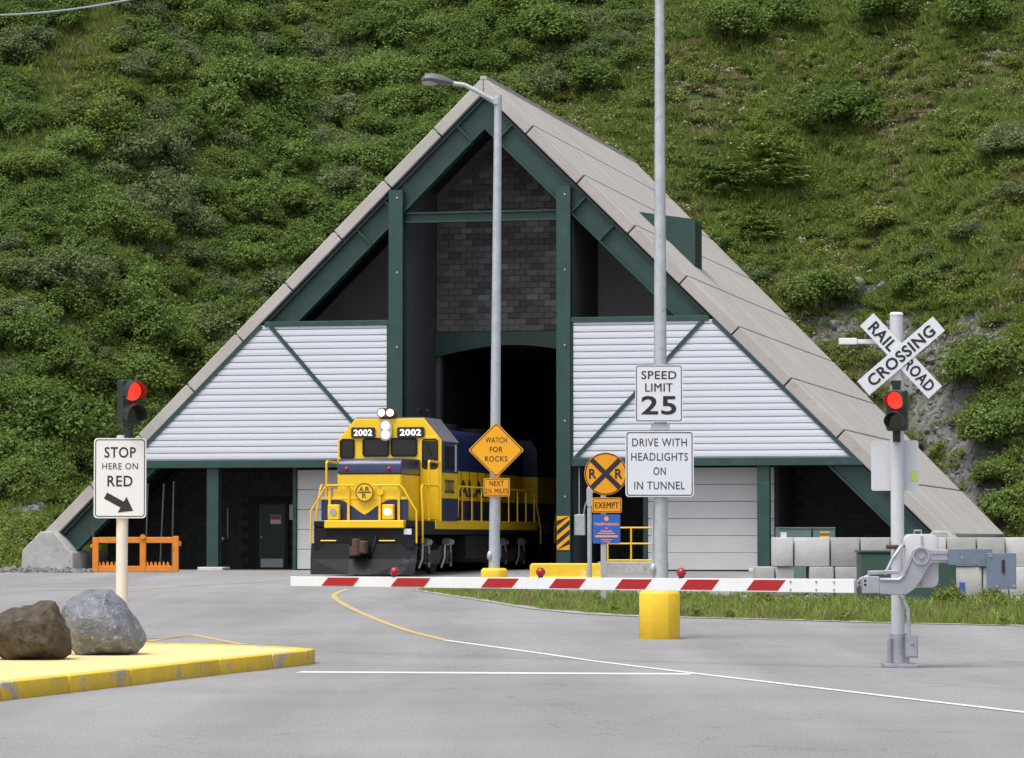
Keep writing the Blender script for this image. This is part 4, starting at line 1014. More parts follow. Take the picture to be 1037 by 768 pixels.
bs = sign(P3, 'blue_notice', cx, SZ(535.8), SX(628)-SX(600), SZ(521)-SZ(550.5), -0.04, M['blue_sign'], [('TRESPASSING', cx, SZ(531), 0.50, 0.055, 0.03)], border=0.0, r=0.03, txt=M['orange_txt'])
mb = MB(); mb.cyl((cx, -0.041, SZ(525.5)), (cx, -0.044, SZ(525.5)), 0.048, n=16)
for py, wdt, hh in ((535, 0.06, .022), (538, 0.24, .022), (540.3, 0.34, .022), (543.3, 0.46, .04), (546.8, 0.22, .018), (549, 0.16, .014)): mb.box(cx - wdt/2, cx + wdt/2, -0.044, -0.041, SZ(py) - hh/2, SZ(py) + hh/2)
mb.build('print', M['orange_txt'], bs, smooth=False)
d = 76.0; base = Vector((X(597, d), d, zg(d)))
P4 = thing('bare_steel_post', 'thin bare galvanised post left of the blue notice', 'post', base)
mb = MB(); mb.cyl((0, 0, -0.1), (0, 0, SZ(514)), 0.05, n=12); mb.build('post', M['steel'], P4)
MB().prism(rrect(0, (SZ(493)+SZ(514))/2, 0.13, SZ(493)-SZ(514), 0.06, 5), -0.05, 0.05).build('post_head', M['steel'], P4, bevel=0.01)

# --- yellow concrete barrier
d = 96.5; base = Vector((X(571, d), d, zg(d)))
YB = thing('yellow_barrier', 'long low yellow painted concrete barrier in front of the portal column', 'barrier', base)
MB().prism([(-0.95, -0.05), (-0.95, 0.36), (-0.90, 0.42), (1.0, 0.42), (1.05, 0.36), (1.05, -0.05)], -0.3, 0.3).build('barrier_body', M['yellow'], YB, bevel=0.03)
MB().box(-0.97, 1.07, -0.35, 0.35, -0.06, 0.06).build('barrier_foot', M['yellow'], YB, bevel=0.02)

# --- orange steel frame and pipes leaning in the left bay
d = 105.5; base = Vector((X(138, d), d, zg(d)))
OF = thing('orange_steel_frame', 'orange rusty steel double frame with toothed lower bars standing in the left bay', 'steel frame', base)
f_ = M['orange']
for x in (-1.22, 0.22, 1.22): MB().box(x - 0.09, x + 0.09, -0.09, 0.09, 0.0, 1.10 if x > -1 else 1.06).build('upright', f_, OF, bevel=0.01)
for a, b, z in ((-1.13, 0.13, 0.10), (0.31, 1.13, 0.10), (-1.13, 0.13, 0.98), (0.31, 1.13, 0.98)): MB().box(a, b, -0.08, 0.08, z - 0.09, z + 0.09).build('cross_bar', f_, OF, bevel=0.01)
for a, b in ((-1.1, -0.4), (0.36, 1.1)):
    i = 0; x = a
    while x < b:
        MB().prism([(x - 0.05, 0.19), (x + 0.05, 0.19), (x + 0.01, 0.32), (x - 0.03, 0.32)], -0.03, 0.03).build('tooth', f_, OF); x += 0.125
MB().cyl((-1.30, 0, 0.3), (-1.30, 0, 1.45), 0.03).build('pin_rod', M['rust'], OF)
mb = MB(); mb.cyl((0.22, -0.1, 1.08), (0.22, -0.16, 1.08), 0.08); mb.cyl((1.33, 0, 0.8), (1.33, 0, 0.95), 0.06); mb.cyl((-1.33, 0, 0.75), (-1.33, 0, 0.85), 0.06); mb.build('lug', f_, OF)
for i, (pb, pt, dd, nm) in enumerate((((128,576),(131,492),109.6,'leftmost'), ((147,576),(150,490),109.4,'second'), ((162,576),(166,490),109.7,'third'), ((174,576),(176,488),109.5,'rightmost'))):
    a = at(*pb, dd); a.z = zg(dd); b = at(*pt, dd + 0.5)
    po = MB().cyl((0, 0, 0), b - a, 0.025, n=8).build('leaning_pipe', M['truckm'], None, loc=a)
    tag(po, '%s thin grey pipe leaning behind the orange frame' % nm, 'pipe', 'pipes leaning in the left bay')

# --- stacked concrete blocks
HB = 0.585; d = 69.0; ztop = 1.61
rowsB = [
    [(785.5,803),(804,840),(841,870.5),(871.5,901),(902,934),(935,957.5),(958.5,988),(989,1017),(1018,1052),(1053,1083)],
    [(766,784),(785,804),(819,844),(845,873),(874,904),(905,936),(937,966),(967,994),(995,1021),(1022,1053),(1054,1084)],
    [(752,783),(784,813),(814,844),(845,874),(875,905),(906,936),(937,966),(967,996),(997,1026),(1027,1058),(1059,1088)]]
rnB = ['top row', 'middle row', 'bottom row']; ordn = ['first','second','third','fourth','fifth','sixth','seventh','eighth','ninth','tenth','eleventh']
rb = random.Random(8)
for r_, row in enumerate(rowsB):
    for c_, (a, b) in enumerate(row):
        x0, x1 = X(a, d), X(b, d); wdt = x1 - x0 - 0.008; z1 = ztop - r_ * HB; z0 = z1 - HB + 0.008
        m_ = M['conc_lt'] if (b > 1018 or (r_ == 0 and c_ == 0) or rb.random() < 0.22) else M['conc']
        o = MB().box(-wdt/2, wdt/2, 0, 1.1, 0, z1 - z0).build('concrete_block', m_, None, bevel=0.022, seg=2)
        o.location = ((x0 + x1)/2, d + rb.uniform(-0.05, 0.06), z0); o.rotation_euler = (0, 0, R(rb.uniform(-1.2, 1.2)) if wdt < 0.5 else R(rb.uniform(-0.6, 0.6)))
        tag(o, 'grey concrete block, %s from the left in the %s of the stacked wall' % (ordn[c_], rnB[r_]), 'concrete block', 'stacked concrete blocks')
# green utility cabinet in front of the blocks
d = 67.2; base = Vector((X(919.5, d), d, zg(d)))
GC = thing('utility_cabinet', 'dark green utility cabinet behind the crossing gate mast', 'cabinet', base)
hw = (X(968, d) - X(872, d)) / 2; ht = Z(560, d) - base.z
MB().box(-hw, hw, 0, 0.9, 0.06, ht).build('cabinet_body', M['cabinet'], GC, bevel=0.02)
MB().box(-hw - 0.03, hw + 0.03, -0.04, 0.94, ht + 0.001, ht + 0.05).build('lid', M['cabinet'], GC, bevel=0.01)
MB().box(-hw - 0.08, hw + 0.08, -0.08, 0.98, -0.05, 0.06).build('pad', M['conc'], GC)
for s in (-1, 1): MB().box(*sorted((s*0.02, s*(hw - 0.05))), -0.012, -0.002, 0.12, ht - 0.06).build('door', M['cabinet'], GC, bevel=0.004)
bo = MB().box(X(968.5, d) - base.x + 0.04, X(974, d) - base.x + 0.04, -0.1, -0.02, Z(600, d) - base.z, Z(590, d) - base.z).build('socket_box', M['blue_sign'], GC)
# two pale cabinets behind the wall
d = 92.0
for (a, b, nm, lab) in ((787.5, 822, 'transformer_cabinet', 'grey-green cabinet with white label behind the block wall'), (822.6, 846, 'transformer_cabinet', 'grey-green cabinet with yellow stickers behind the block wall')):
    base = Vector(((X(a, d) + X(b, d))/2, d, zg(d))); T = thing(nm, lab, 'cabinet', base)
    hw = (X(b, d) - X(a, d))/2 - 0.01; ht = Z(535.5, d) - base.z
    MB().box(-hw, hw, 0, 1.0, 0, ht).build('cabinet_body', M['cabinet2'], T, bevel=0.02)
    MB().box(-hw, hw, -0.02, 1.02, ht + 0.001, ht + 0.04).build('lid', M['cabinet2'], T)
    if a < 800: MB().box(-hw + 0.06, -hw + 0.22, -0.012, -0.004, ht - 0.26, ht - 0.10).build('white_label', M['whitesign'], T)
    else:
        for z in (0.12, 0.24): MB().box(-hw + 0.18, hw - 0.15, -0.012, -0.004, ht - z, ht - z + 0.04).build('yellow_sticker', M['signy'], T)

# --- boulders
def rock(name, label, loc, dims, seed, m, rz=0.0, cuts=9, sub=4, rough=0.05):
    rg = random.Random(seed); bm = bmesh.new(); bmesh.ops.create_icosphere(bm, subdivisions=sub, radius=1.0)
    pl = []
    for i in range(cuts):
        n = Vector((rg.gauss(0,1), rg.gauss(0,1), rg.gauss(0,0.8))).normalized(); pl.append((n, rg.uniform(0.55, 0.85)))
    for v in bm.verts:
        p = v.co.copy()
        for n, dd in pl:
            e = p.dot(n) - dd
            if e > 0: p -= n * (e * 0.92)
        p += p.normalized() * (noise.noise(p * 2.2 + Vector((seed, 0, 0))) * rough * 1.6 + noise.noise(p * 6 + Vector((seed, 3, 0))) * rough * 0.7)
        v.co = Vector((p.x*dims[0], p.y*dims[1], p.z*dims[2]))
    zs = [v.co.z for v in bm.verts]; lo = min(zs)
    cut = lo + 0.10 * (max(zs) - lo)
    for v in bm.verts: v.co.z = max(v.co.z, cut) - cut
    me = bpy.data.meshes.new(name); bm.to_mesh(me); bm.free(); me.materials.append(m)
    me.polygons.foreach_set('use_smooth', [True]*len(me.polygons)); me.set_sharp_from_angle(angle=R(28))
    o = link(name, me, None, loc, rz); 
    if label: tag(o, label, 'boulder')
    return o
def hull_rock(name, label, d, outline, dep, seed, m, rough):
    zb = KH + 0.005; cx = sum(p[0] for p in outline)/len(outline); rg_ = random.Random(seed)
    P = [((a - cx)/FPX*d, max(0.0, Z(b, d) - zb)) for a, b in outline]; cz_ = sum(p[1] for p in P)/len(P)
    bm = bmesh.new()
    for yy, k in ((-1.0, 0.50), (-0.72, 0.80), (-0.2, 1.0), (0.25, 0.98), (0.7, 0.78), (1.0, 0.45)):
        for x, z in P:
            j = rg_.uniform(0.93, 1.04); bm.verts.new((x*k*j, yy*dep*rg_.uniform(0.92, 1.05), max(0.0, cz_*(0.92 if yy < 0 else 1) + (z - cz_)*k*j - (0 if k > 0.9 else 0.0))))
    r_ = bmesh.ops.convex_hull(bm, input=bm.verts)
    bmesh.ops.delete(bm, geom=[v for v in bm.verts if not v.link_faces], context='VERTS')
    bmesh.ops.triangulate(bm, faces=bm.faces)
    for _ in range(3): bmesh.ops.subdivide_edges(bm, edges=bm.edges, cuts=1, use_grid_fill=True); bmesh.ops.triangulate(bm, faces=bm.faces)
    bmesh.ops.smooth_vert(bm, verts=bm.verts, factor=0.12, use_axis_x=True, use_axis_y=True, use_axis_z=True)
    bm.normal_update()
    for v in bm.verts:
        q = v.co; v.co = q + v.normal*(noise.noise(q*3.0 + Vector((seed, 0, 0)))*rough + noise.noise(q*9 + Vector((seed, 2, 0)))*rough*0.5 + abs(noise.noise(q*5 + Vector((0, seed, 0))))*-rough*0.7)
    lo = min(v.co.z for v in bm.verts)
    for v in bm.verts: v.co.z -= lo
    me = bpy.data.meshes.new(name); bm.to_mesh(me); bm.free(); me.materials.append(m)
    me.polygons.foreach_set('use_smooth', [True]*len(me.polygons)); me.set_sharp_from_angle(angle=R(17))
    return tag(link(name, me, None, ((cx - 518.5)/FPX*d, d, KH - 0.035)), label, 'boulder')
b1 = hull_rock('boulder', 'squat dark brown mossy boulder at the left edge on the yellow island', 40.9, [(-22,640),(-10,622),(10,614),(28,610),(45,612),(57,606),(66,620),(72,640),(76,660),(68,668),(10,668),(-8,655)], 0.46, 11, M['rock_b'], 0.045)
b2 = hull_rock('boulder', 'large grey angular boulder on the yellow island in front of the stop post', 42.6, [(60,612),(66,604),(88,592),(112,592),(128,607),(142,628),(147,645),(140,655),(126,663),(84,663),(68,650)], 0.52, 23, M['rock_g'], 0.035)

# --- overhead cable
a = at(-90, 15, 88); b = at(170, -8, 92)
o = MB().tube([a + (b - a) * (i/10) - Vector((0, 0, 0.25 * math.sin(math.pi*i/10))) for i in range(11)], 0.022, 6).build('overhead_cable', M['wire'])
tag(o, 'thin pale overhead cable across the top left corner', 'cable')

# ================================================================== VEGETATION
NR = np.random.default_rng(5)
def quads_mesh(name, P, m, tint):                   # P: (n,4,3)
    n = len(P); me = bpy.data.meshes.new(name)
    me.vertices.add(n*4); me.vertices.foreach_set('co', P.reshape(-1).astype(np.float32))
    me.loops.add(n*4); me.loops.foreach_set('vertex_index', np.arange(n*4, dtype=np.int32))
    me.polygons.add(n); me.polygons.foreach_set('loop_start', np.arange(0, n*4, 4, dtype=np.int32))
    me.attributes.new('tint', 'FLOAT', 'FACE').data.foreach_set('value', tint.astype(np.float32))
    me.materials.append(m); me.update(); me.validate(); return me
def unit(a): return a / np.maximum(1e-6, np.linalg.norm(a, axis=1, keepdims=True))
def leaf_quads(c, nrm, ln, wd, rg, bend=0.15):
    t = unit(np.cross(nrm, rg.normal(size=c.shape))); b = np.cross(nrm, t)
    ln = ln[:, None]; wd = wd[:, None]
    return np.stack([c - t*ln*0.5, c + b*wd*0.5 + nrm*ln*bend*0.3, c + t*ln*0.5 - nrm*ln*bend, c - b*wd*0.5 + nrm*ln*bend*0.3], 1)
def bush_mesh(name, seed, rad, hgt, n, leaf, m, lobes=26, spread=1.0):
    rg = np.random.default_rng(seed)
    # lobes over a dome
    a = rg.uniform(0, 2*np.pi, lobes); q = np.sqrt(rg.uniform(0, 1, lobes)); hz = rg.uniform(0.25, 1.0, lobes)
    lc = np.stack([np.cos(a)*q*rad*0.78, np.sin(a)*q*rad*0.78, hgt*(0.18 + 0.68*hz*np.sqrt(np.maximum(0.05, 1 - (q*0.95)**2)))], 1)
    lr = rg.uniform(0.17, 0.36, lobes) * rad
    k = rg.integers(0, lobes, n); dirs = unit(rg.normal(size=(n, 3)) + np.array([0, 0, 0.25]))
    sh = rg.uniform(0.55, 1.12, n)**0.7
    sc_ = np.array([1.15, 1.15, 0.75])
    c = lc[k] + dirs * (lr[k] * sh)[:, None] * sc_
    # straggling shoots
    ns = n // 12; ks = rg.integers(0, lobes, ns); d2 = unit(rg.normal(size=(ns, 3)) * [0.8, 0.8, 0.4] + [0, 0, 0.8])
    c[:ns] = lc[ks] + d2 * (lr[ks] * rg.uniform(1.0, 1.7, ns))[:, None]
    c[:, 2] = np.maximum(c[:, 2], 0.03)
    nrm = unit(dirs * 0.7 + np.array([0, 0, 0.75]) + rg.normal(size=(n, 3)) * 0.45)
    ln = rg.uniform(0.7, 1.3, n) * leaf; P = leaf_quads(c, nrm, ln, ln * rg.uniform(0.5, 0.75, n), rg)
    lt = rg.uniform(0, 1, lobes)
    tint = np.clip(0.45*lt[k] + 0.55*rg.uniform(0, 1, n), 0, 1)
    return quads_mesh(name, P, m, tint)
def stem_mesh(seed, rad, hgt):
    rg = random.Random(seed); mb = MB()
    for i in range(7):
        a = rg.uniform(0, 6.28); r = rg.uniform(0.3, 0.75) * rad
        mb.tube([(0.1*math.cos(a), 0.1*math.sin(a), -0.25), (r*0.45*math.cos(a), r*0.45*math.sin(a), hgt*0.35), (r*math.cos(a+0.3), r*math.sin(a+0.3), hgt*rg.uniform(0.7, 0.95))], [0.045, 0.032, 0.010], 6)
    return mb.mesh('stem', M['bark'])
BUSH = {}
for i, (k_, m_, rad, hgt, n, lf) in enumerate((('a0','leaf_a',1.5,1.75,6500,0.125),('a1','leaf_a',1.35,1.5,5600,0.12),('a2','leaf_a',1.7,1.6,7000,0.13),('b0','leaf_b',1.4,1.6,6500,0.105),('b1','leaf_b',1.25,1.35,5600,0.10),('c0','leaf_c',1.3,1.3,5200,0.115),('c1','leaf_c',1.0,0.95,3600,0.11))):
    BUSH[k_] = (bush_mesh('foliage', 100 + i, rad, hgt, n, lf, M[m_], 30), stem_mesh(200 + i, rad, hgt))
def grass_mesh(seed, n, rad, h0_, h1_, m, wd=0.022, lean=0.35, heads=0.0):
    rg = np.random.default_rng(seed); a = rg.uniform(0, 2*np.pi, n); q = np.sqrt(rg.uniform(0, 1, n))*rad
    b = np.stack([np.cos(a)*q, np.sin(a)*q, np.full(n, -0.04)], 1); h = rg.uniform(h0_, h1_, n)
    d = np.stack([rg.normal(size=n)*lean, rg.normal(size=n)*lean, np.ones(n)], 1); d = unit(d)
    tip = b + d*h[:, None]; tip[:, :2] += rg.normal(size=(n, 2))*0.1*h[:, None]
    s = np.stack([np.cos(a*3), np.sin(a*3), np.zeros(n)], 1)*wd; mid = b + d*(h*0.55)[:, None]
    P = np.stack([b - s*0.7, b + s*0.7, (mid + tip)/2 + s*0.55, tip], 1)
    return quads_mesh('grass', P, m, rg.uniform(0, 1, n))
def scatter(name, protos, pts, label, kind='stuff'):   # pts: (loc, euler, scale, index)
    me = bpy.data.meshes.new(name); me.from_pydata([tuple(p[0]) for p in pts], [], [])
    me.attributes.new('rot', 'FLOAT_VECTOR', 'POINT').data.foreach_set('vector', [c for p in pts for c in p[1]])
    me.attributes.new('sca', 'FLOAT_VECTOR', 'POINT').data.foreach_set('vector', [c for p in pts for c in p[2]])
    me.attributes.new('idx', 'INT', 'POINT').data.foreach_set('value', [p[3] for p in pts])
    o = link(name, me); tag(o, label, None, None, kind)
    ng = bpy.data.node_groups.new(name, 'GeometryNodeTree')
    ng.interface.new_socket('Geometry', in_out='INPUT', socket_type='NodeSocketGeometry'); ng.interface.new_socket('Geometry', in_out='OUTPUT', socket_type='NodeSocketGeometry')
    N = ng.nodes; gi = N.new('NodeGroupInput'); go = N.new('NodeGroupOutput'); ip = N.new('GeometryNodeInstanceOnPoints'); jn = N.new('GeometryNodeJoinGeometry')
    ip.inputs['Pick Instance'].default_value = True
    for pm in reversed(protos):
        po = bpy.data.objects.new('foliage_source', pm); oi = N.new('GeometryNodeObjectInfo'); oi.inputs['Object'].default_value = po; oi.inputs['As Instance'].default_value = True
        ng.links.new(oi.outputs['Geometry'], jn.inputs[0])
    def na(nm, ty):
        q = N.new('GeometryNodeInputNamedAttribute'); q.data_type = ty; q.inputs['Name'].default_value = nm; return q.outputs['Attribute']
    ng.links.new(gi.outputs[0], ip.inputs['Points']); ng.links.new(jn.outputs[0], ip.inputs['Instance'])
    ng.links.new(na('idx', 'INT'), ip.inputs['Instance Index']); ng.links.new(na('rot', 'FLOAT_VECTOR'), ip.inputs['Rotation']); ng.links.new(na('sca', 'FLOAT_VECTOR'), ip.inputs['Scale'])
    ng.links.new(ip.outputs[0], go.inputs[0])
    o.modifiers.new('scatter', 'NODES').node_group = ng
    return o
def proj(p):
    dy = p[1]; q = Vector(p) - Vector((0, 0, CAM_Z)); fz = q.y*CP + q.z*SP; uz = -q.y*SP + q.z*CP
    return 518.5 + FPX*q.x/fz, 384 - FPX*uz/fz
def in_building(x, y, pad=0.5):
    q = Vector((x, y, 0)) - Vector((BO.x, BO.y, 0)); u = q.dot(RT); v = q.dot(AX)
    return abs(u) < 15.2 + pad and -1 < v < rl(u) + 0.3 + pad
rg = random.Random(77)
clear_line = [hill_at(*p) for p in ((28,150), (45,110), (62,80), (78,48), (95,20))]
def near_clear(p):
    return min(((p.x-q.x)**2 + (p.y-q.y)**2)**0.5 for q in clear_line)

# --- single bushes that can be picked out
def plant_bush(kind, px, py, s, label, sz=1.0, grp=None, nm='alder_bush', cat='bush'):
    p = hill_at(px, py); fo, st = BUSH[kind]
    t = thing(nm, label, cat, p - Vector((0, 0, 0.12)), rg.uniform(0, 6.28), grp); t.scale = (s, s, s*sz)
    link('foliage', fo, t); link('stem', st, t)
    return p
singles = []
def PB(*a, **k): singles.append((plant_bush(*a, **k), a[3]))
G1 = 'bushes scattered over the right hillside'; G2 = 'bushes standing out of the left hillside thicket'
PB('a2', 850, 133, 1.35, 'largest dark green bush on the right grassy slope, above the pole-side spruces', 0.95, G1)
PB('a0', 740, 45, 1.25, 'dense bush at the top edge just right of the tall pole', 1, G1)
PB('a1', 800, 30, 1.1, 'bush at the top edge between the two other top right bushes', 1, G1)
PB('a0', 905, 28, 1.2, 'dark bush at the top edge above the grassy slope, second from the corner', 1, G1)
PB('a2', 985, 30, 1.1, 'dark bush at the top right corner of the hillside', 1, G1)
PB('b0', 1022, 160, 1.0, 'dark bush cut by the right edge, upper of three', 1, G1)
PB('b1', 1025, 205, 0.8, 'small bush cut by the right edge, middle of three', 0.8, G1)
PB('c1', 893, 232, 1.15, 'low yellow-green bush in the middle of the right slope', 0.95, G1)
PB('b1', 985, 245, 0.9, 'low bush on the right slope above the crossbuck', 0.8, G1)
PB('a0', 832, 318, 1.15, 'broad green bush left of the pale rock above the crossbuck', 0.95, G1)
PB('a1', 935, 300, 0.95, 'green bush right of the pale rock above the crossbuck', 0.9, G1)
PB('a2', 1000, 385, 1.15, 'large green bush right of the crossbuck', 1, G1)
PB('a0', 1010, 452, 1.1, 'leafy bush at the right edge above the counterweight', 1, G1)
PB('a1', 1006, 428, 0.8, 'bush right of the scree beside the red signal', 1, G1)
PB('a1', 1022, 535, 1.0, 'lowest bush at the right edge behind the concrete blocks', 1, G1)
PB('a0', 1012, 492, 0.75, 'small bush beside the scree above the concrete blocks', 1, G1)
PB('b1', 760, 290, 0.8, 'low bush beside the roof edge below the small spruce', 0.8, G1)
PB('a1', 600, 95, 1.1, 'dark bush right of the roof ridge peak', 0.95, G1)
PB('a0', 560, 50, 1.3, 'dark bush at the top above the roof peak', 1, G1)
PB('b0', 150, 175, 1.35, 'grey-green willow bush in the upper left of the thicket', 1, G2, nm='willow_bush')
PB('b0', 165, 215, 1.2, 'pale grey willow bush left of centre in the thicket', 1, G2, nm='willow_bush')
PB('c0', 90, 130, 1.4, 'rounded yellow-green bush right of the pale grass streak', 1, G2)
PB('a2', 255, 110, 1.4, 'broad leafy bush above and left of the lamp head', 1, G2)
PB('b0', 70, 300, 1.3, 'pale willow bush at middle height near the left edge', 1, G2, nm='willow_bush')
PB('b1', 350, 205, 1.2, 'pale willow bush just left of the roof slope halfway up', 1, G2, nm='willow_bush')
PB('a2', 60, 455, 1.4, 'large leafy bush left of the stop sign', 1, G2)
PB('a0', 15, 490, 1.2, 'lowest leafy bush at the left edge above the grass bank', 1, G2)
# --- low spreading spruces
def spruce_mesh(seed, wdt, hgt, n):
    rr = np.random.default_rng(seed); cs = []; ns = []; ln = []; dv = []
    for i in range(n):
        a = rr.uniform(0, 2*np.pi); z = rr.uniform(0.08, 1)**0.9*hgt; L = wdt*(1 - 0.55*z/hgt)*rr.uniform(0.6, 1.1)
        d = np.array([np.cos(a), np.sin(a), 0.05]); sd = np.array([-np.sin(a), np.cos(a), 0]); off = rr.normal(size=2)*0.22*wdt
        for j in range(34):
            t = rr.uniform(0.35, 1.0); w_ = rr.normal()*0.26*L*(1.05 - t)
            cs.append(d*L*t + sd*w_ + [off[0], off[1], z - 0.18*t*t*L*0.4 + rr.normal()*0.025]); ns.append(np.array([0, 0, 1]) + rr.normal(size=3)*0.28); ln.append(rr.uniform(0.12, 0.24))
    cs = np.array(cs); ns = unit(np.array(ns)); ln = np.array(ln); return quads_mesh('foliage', leaf_quads(cs, ns, ln, ln*0.42, rr, 0.05), M['needle'], rr.uniform(0, 1, len(cs)))
for (px, py, wd_, hh, n, lab, sd) in ((778, 192, 2.0, 2.3, 230, 'larger low spreading spruce on the grassy slope right of the tall pole', 3), (735, 200, 1.5, 1.5, 130, 'small low spruce tucked against the left of the larger spreading spruce', 5), (765, 247, 1.4, 1.1, 120, 'smaller low spruce just above the roof edge', 4)):
    p = hill_at(px, py); t = thing('spruce_tree', lab, 'spruce', p - Vector((0, 0, 0.1)), 0.0, 'low spruces')
    link('crown', spruce_mesh(sd, wd_, hh, n), t)
    MB().tube([(0, 0, -0.3), (0.05, 0, hh*0.5), (0.1, 0.05, hh*0.95)], [0.09, 0.06, 0.02], 8).build('trunk', M['bark'], t)
# --- thicket on the left and scattered low shrubs on the right, one mass each
protos = [BUSH[k][0] for k in ('a0','a1','a2','b0','b1','c0','c1')]
pts = []; pts_r = []
tries = 0
placed = []
while tries < 60000 and len(pts) < 1700:
    tries += 1
    x = rg.uniform(-34, 12); y = rg.uniform(113.2, 168)
    z = hill(x, y); p = Vector((x, y, z)); px, py = proj((x, y, z + 0.8))
    if in_building(x, y): continue
    lim = 560 + 60*noise.noise(Vector((x*0.3, y*0.3, 0))) if py > 60 else 640
    if px > lim or px < -160 or py < -190: continue
    if near_clear(p) < 1.15: continue
    if y < y0(x) + 1.2 + 1.5*noise.noise(Vector((x*0.5, 0, 3))): continue
    s = rg.uniform(0.5, 1.05)
    if any((x-a)**2 + (y-b)**2 < (0.44*(s + c))**2 for a, b, c in placed): continue
    placed.append((x, y, s))
    patch = noise.noise(Vector((x*0.16, y*0.16, 11))) + rg.gauss(0, 0.22)
    i = rg.choice((0, 1, 2)) if patch < 0.12 else (rg.choice((3, 4)) if patch < 0.38 else rg.choice((5, 6)))
    pts.append((p - Vector((0, 0, 0.15)), (R(rg.uniform(0, 14)), R(rg.uniform(-8, 8)), rg.uniform(0, 6.28)), (s, s, s*rg.uniform(0.8, 1.15)), i))
scatter('alder_thicket', protos, pts, 'dense green alder and willow thicket covering the left hillside')
placed = []
tries = 0
while tries < 20000 and len(pts_r) < 170:
    tries += 1
    x = rg.uniform(3, 34); y = rg.uniform(120, 160); z = hill(x, y); p = Vector((x, y, z)); px, py = proj((x, y, z + 0.4))
    if in_building(x, y) or px < 560 or px > 1150: continue
    low = py > 235
    if talus(p) > 0.0: continue
    if not low and noise.noise(Vector((x*0.25, y*0.25, 21))) < 0.28: continue
    if low and noise.noise(Vector((x*0.25, y*0.25, 21))) < -0.15: continue
    s = rg.uniform(0.25, 0.5) if not low else rg.uniform(0.35, 0.75)
    if any((x-a)**2 + (y-b)**2 < (0.8*(s + c))**2 for a, b, c in placed): continue
    placed.append((x, y, s))
    pts_r.append((p - Vector((0, 0, 0.1)), (0, 0, rg.uniform(0, 6.28)), (s, s, s*rg.uniform(0.6, 0.9)), rg.choice((1, 4, 5, 6, 6))))
scatter('low_shrubs', protos, pts_r, 'low shrubs scattered over the right hillside')
# --- hillside grass and herbs
gp = [grass_mesh(1, 170, 0.5, 0.12, 0.34, M['grass'], 0.014, 0.7), grass_mesh(2, 150, 0.5, 0.15, 0.45, M['grass'], 0.016, 0.6), grass_mesh(3, 130, 0.45, 0.12, 0.36, M['grass_dry'], 0.013, 0.7), bush_mesh('herb', 31, 0.5, 0.30, 420, 0.085, M['leaf_c'], 12), bush_mesh('flower', 32, 0.4, 0.36, 34, 0.075, M['flower'], 16)]
pts = []
for i in range(62000):
    x = rg.uniform(-32, 30); y = rg.uniform(112.5, 160)
    if in_building(x, y, -0.3): continue
    z = hill(x, y); px, py = proj((x, y, z))
    if px < -60 or px > 1100 or py < -60: continue
    p = Vector((x, y, z)); tl = talus(p)
    if tl > 0.05 and rg.random() < 0.86: continue
    left = px < 540 and near_clear(p) > 2 and y > y0(x) + 2
    if left and rg.random() < 0.5: continue
    n_ = noise.noise(Vector((x*0.22, y*0.22, 31))) + 0.5*noise.noise(Vector((x*0.8, y*0.8, 8)))
    dry = near_clear(p) < 1.3
    r_ = rg.random()
    if dry: k = 2 if r_ < 0.55 else 1
    elif n_ > 0.22: k = 2 if r_ < 0.35 else (4 if r_ < 0.60 else (0 if r_ < 0.75 else 3))
    elif n_ < -0.15: k = 3 if r_ < 0.6 else 1
    else: k = 0 if r_ < 0.4 else (1 if r_ < 0.72 else (3 if r_ < 0.86 else 4))
    s = rg.uniform(0.7, 1.35)
    pts.append((p, (R(rg.uniform(-5, 12)), 0, rg.uniform(0, 6.28)), (s, s, s*rg.uniform(0.7, 1.2)), k))
scatter('hillside_grass', gp, pts, 'mixed green and dry grass with herbs on the hillside')
# --- stones of the scree
def stone_mesh(seed):
    r2 = random.Random(seed); bm = bmesh.new(); bmesh.ops.create_icosphere(bm, subdivisions=2, radius=1.0)
    pl = [(Vector((r2.gauss(0,1), r2.gauss(0,1), r2.gauss(0,1))).normalized(), r2.uniform(0.5, 0.8)) for _ in range(7)]
    for v in bm.verts:
        for n, dd in pl:
            e = v.co.dot(n) - dd
            if e > 0: v.co -= n*e
    me = bpy.data.meshes.new('stone'); bm.to_mesh(me); bm.free(); me.materials.append(M['hillrock']); return me
pts = []
for i in range(30000):
    q, r_ = rg.choice(TALP); x = q.x + rg.gauss(0, r_*0.55); y = q.y + rg.gauss(0, r_*0.45)
    if in_building(x, y, -0.2): continue
    p = Vector((x, y, hill(x, y)))
    if talus(p) < 0.10: continue
    s = min(0.24, 0.035 + rg.expovariate(22))
    pts.append((p, (rg.uniform(0, 6), rg.uniform(0, 6), rg.uniform(0, 6)), (s*rg.uniform(0.8, 1.5), s, s*rg.uniform(0.5, 0.9)), rg.randrange(4)))
    if len(pts) > 2600: break
scatter('scree_stones', [stone_mesh(i) for i in range(4)], pts, 'loose grey scree stones on the bare strip of hillside')
for (px, py, dm, lab, sd) in ((868, 305, (0.40, 0.35, 0.55), 'pale upright grey rock on the hillside above the crossbuck', 41), (893, 297, (0.38, 0.3, 0.32), 'dark squat rock just right of the pale hillside rock', 42), (845, 333, (0.35, 0.3, 0.22), 'small flat grey rock left of the crossbuck beside the roof edge', 43), (838, 68, (0.3, 0.2, 0.12), 'small weathered pale rock high on the grassy slope', 44)):
    p = hill_at(px, py); rock('hillside_rock', lab, p - Vector((0, 0, 0.08)), dm, sd, M['hillrock'], 0.4, 8, 3, 0.05)
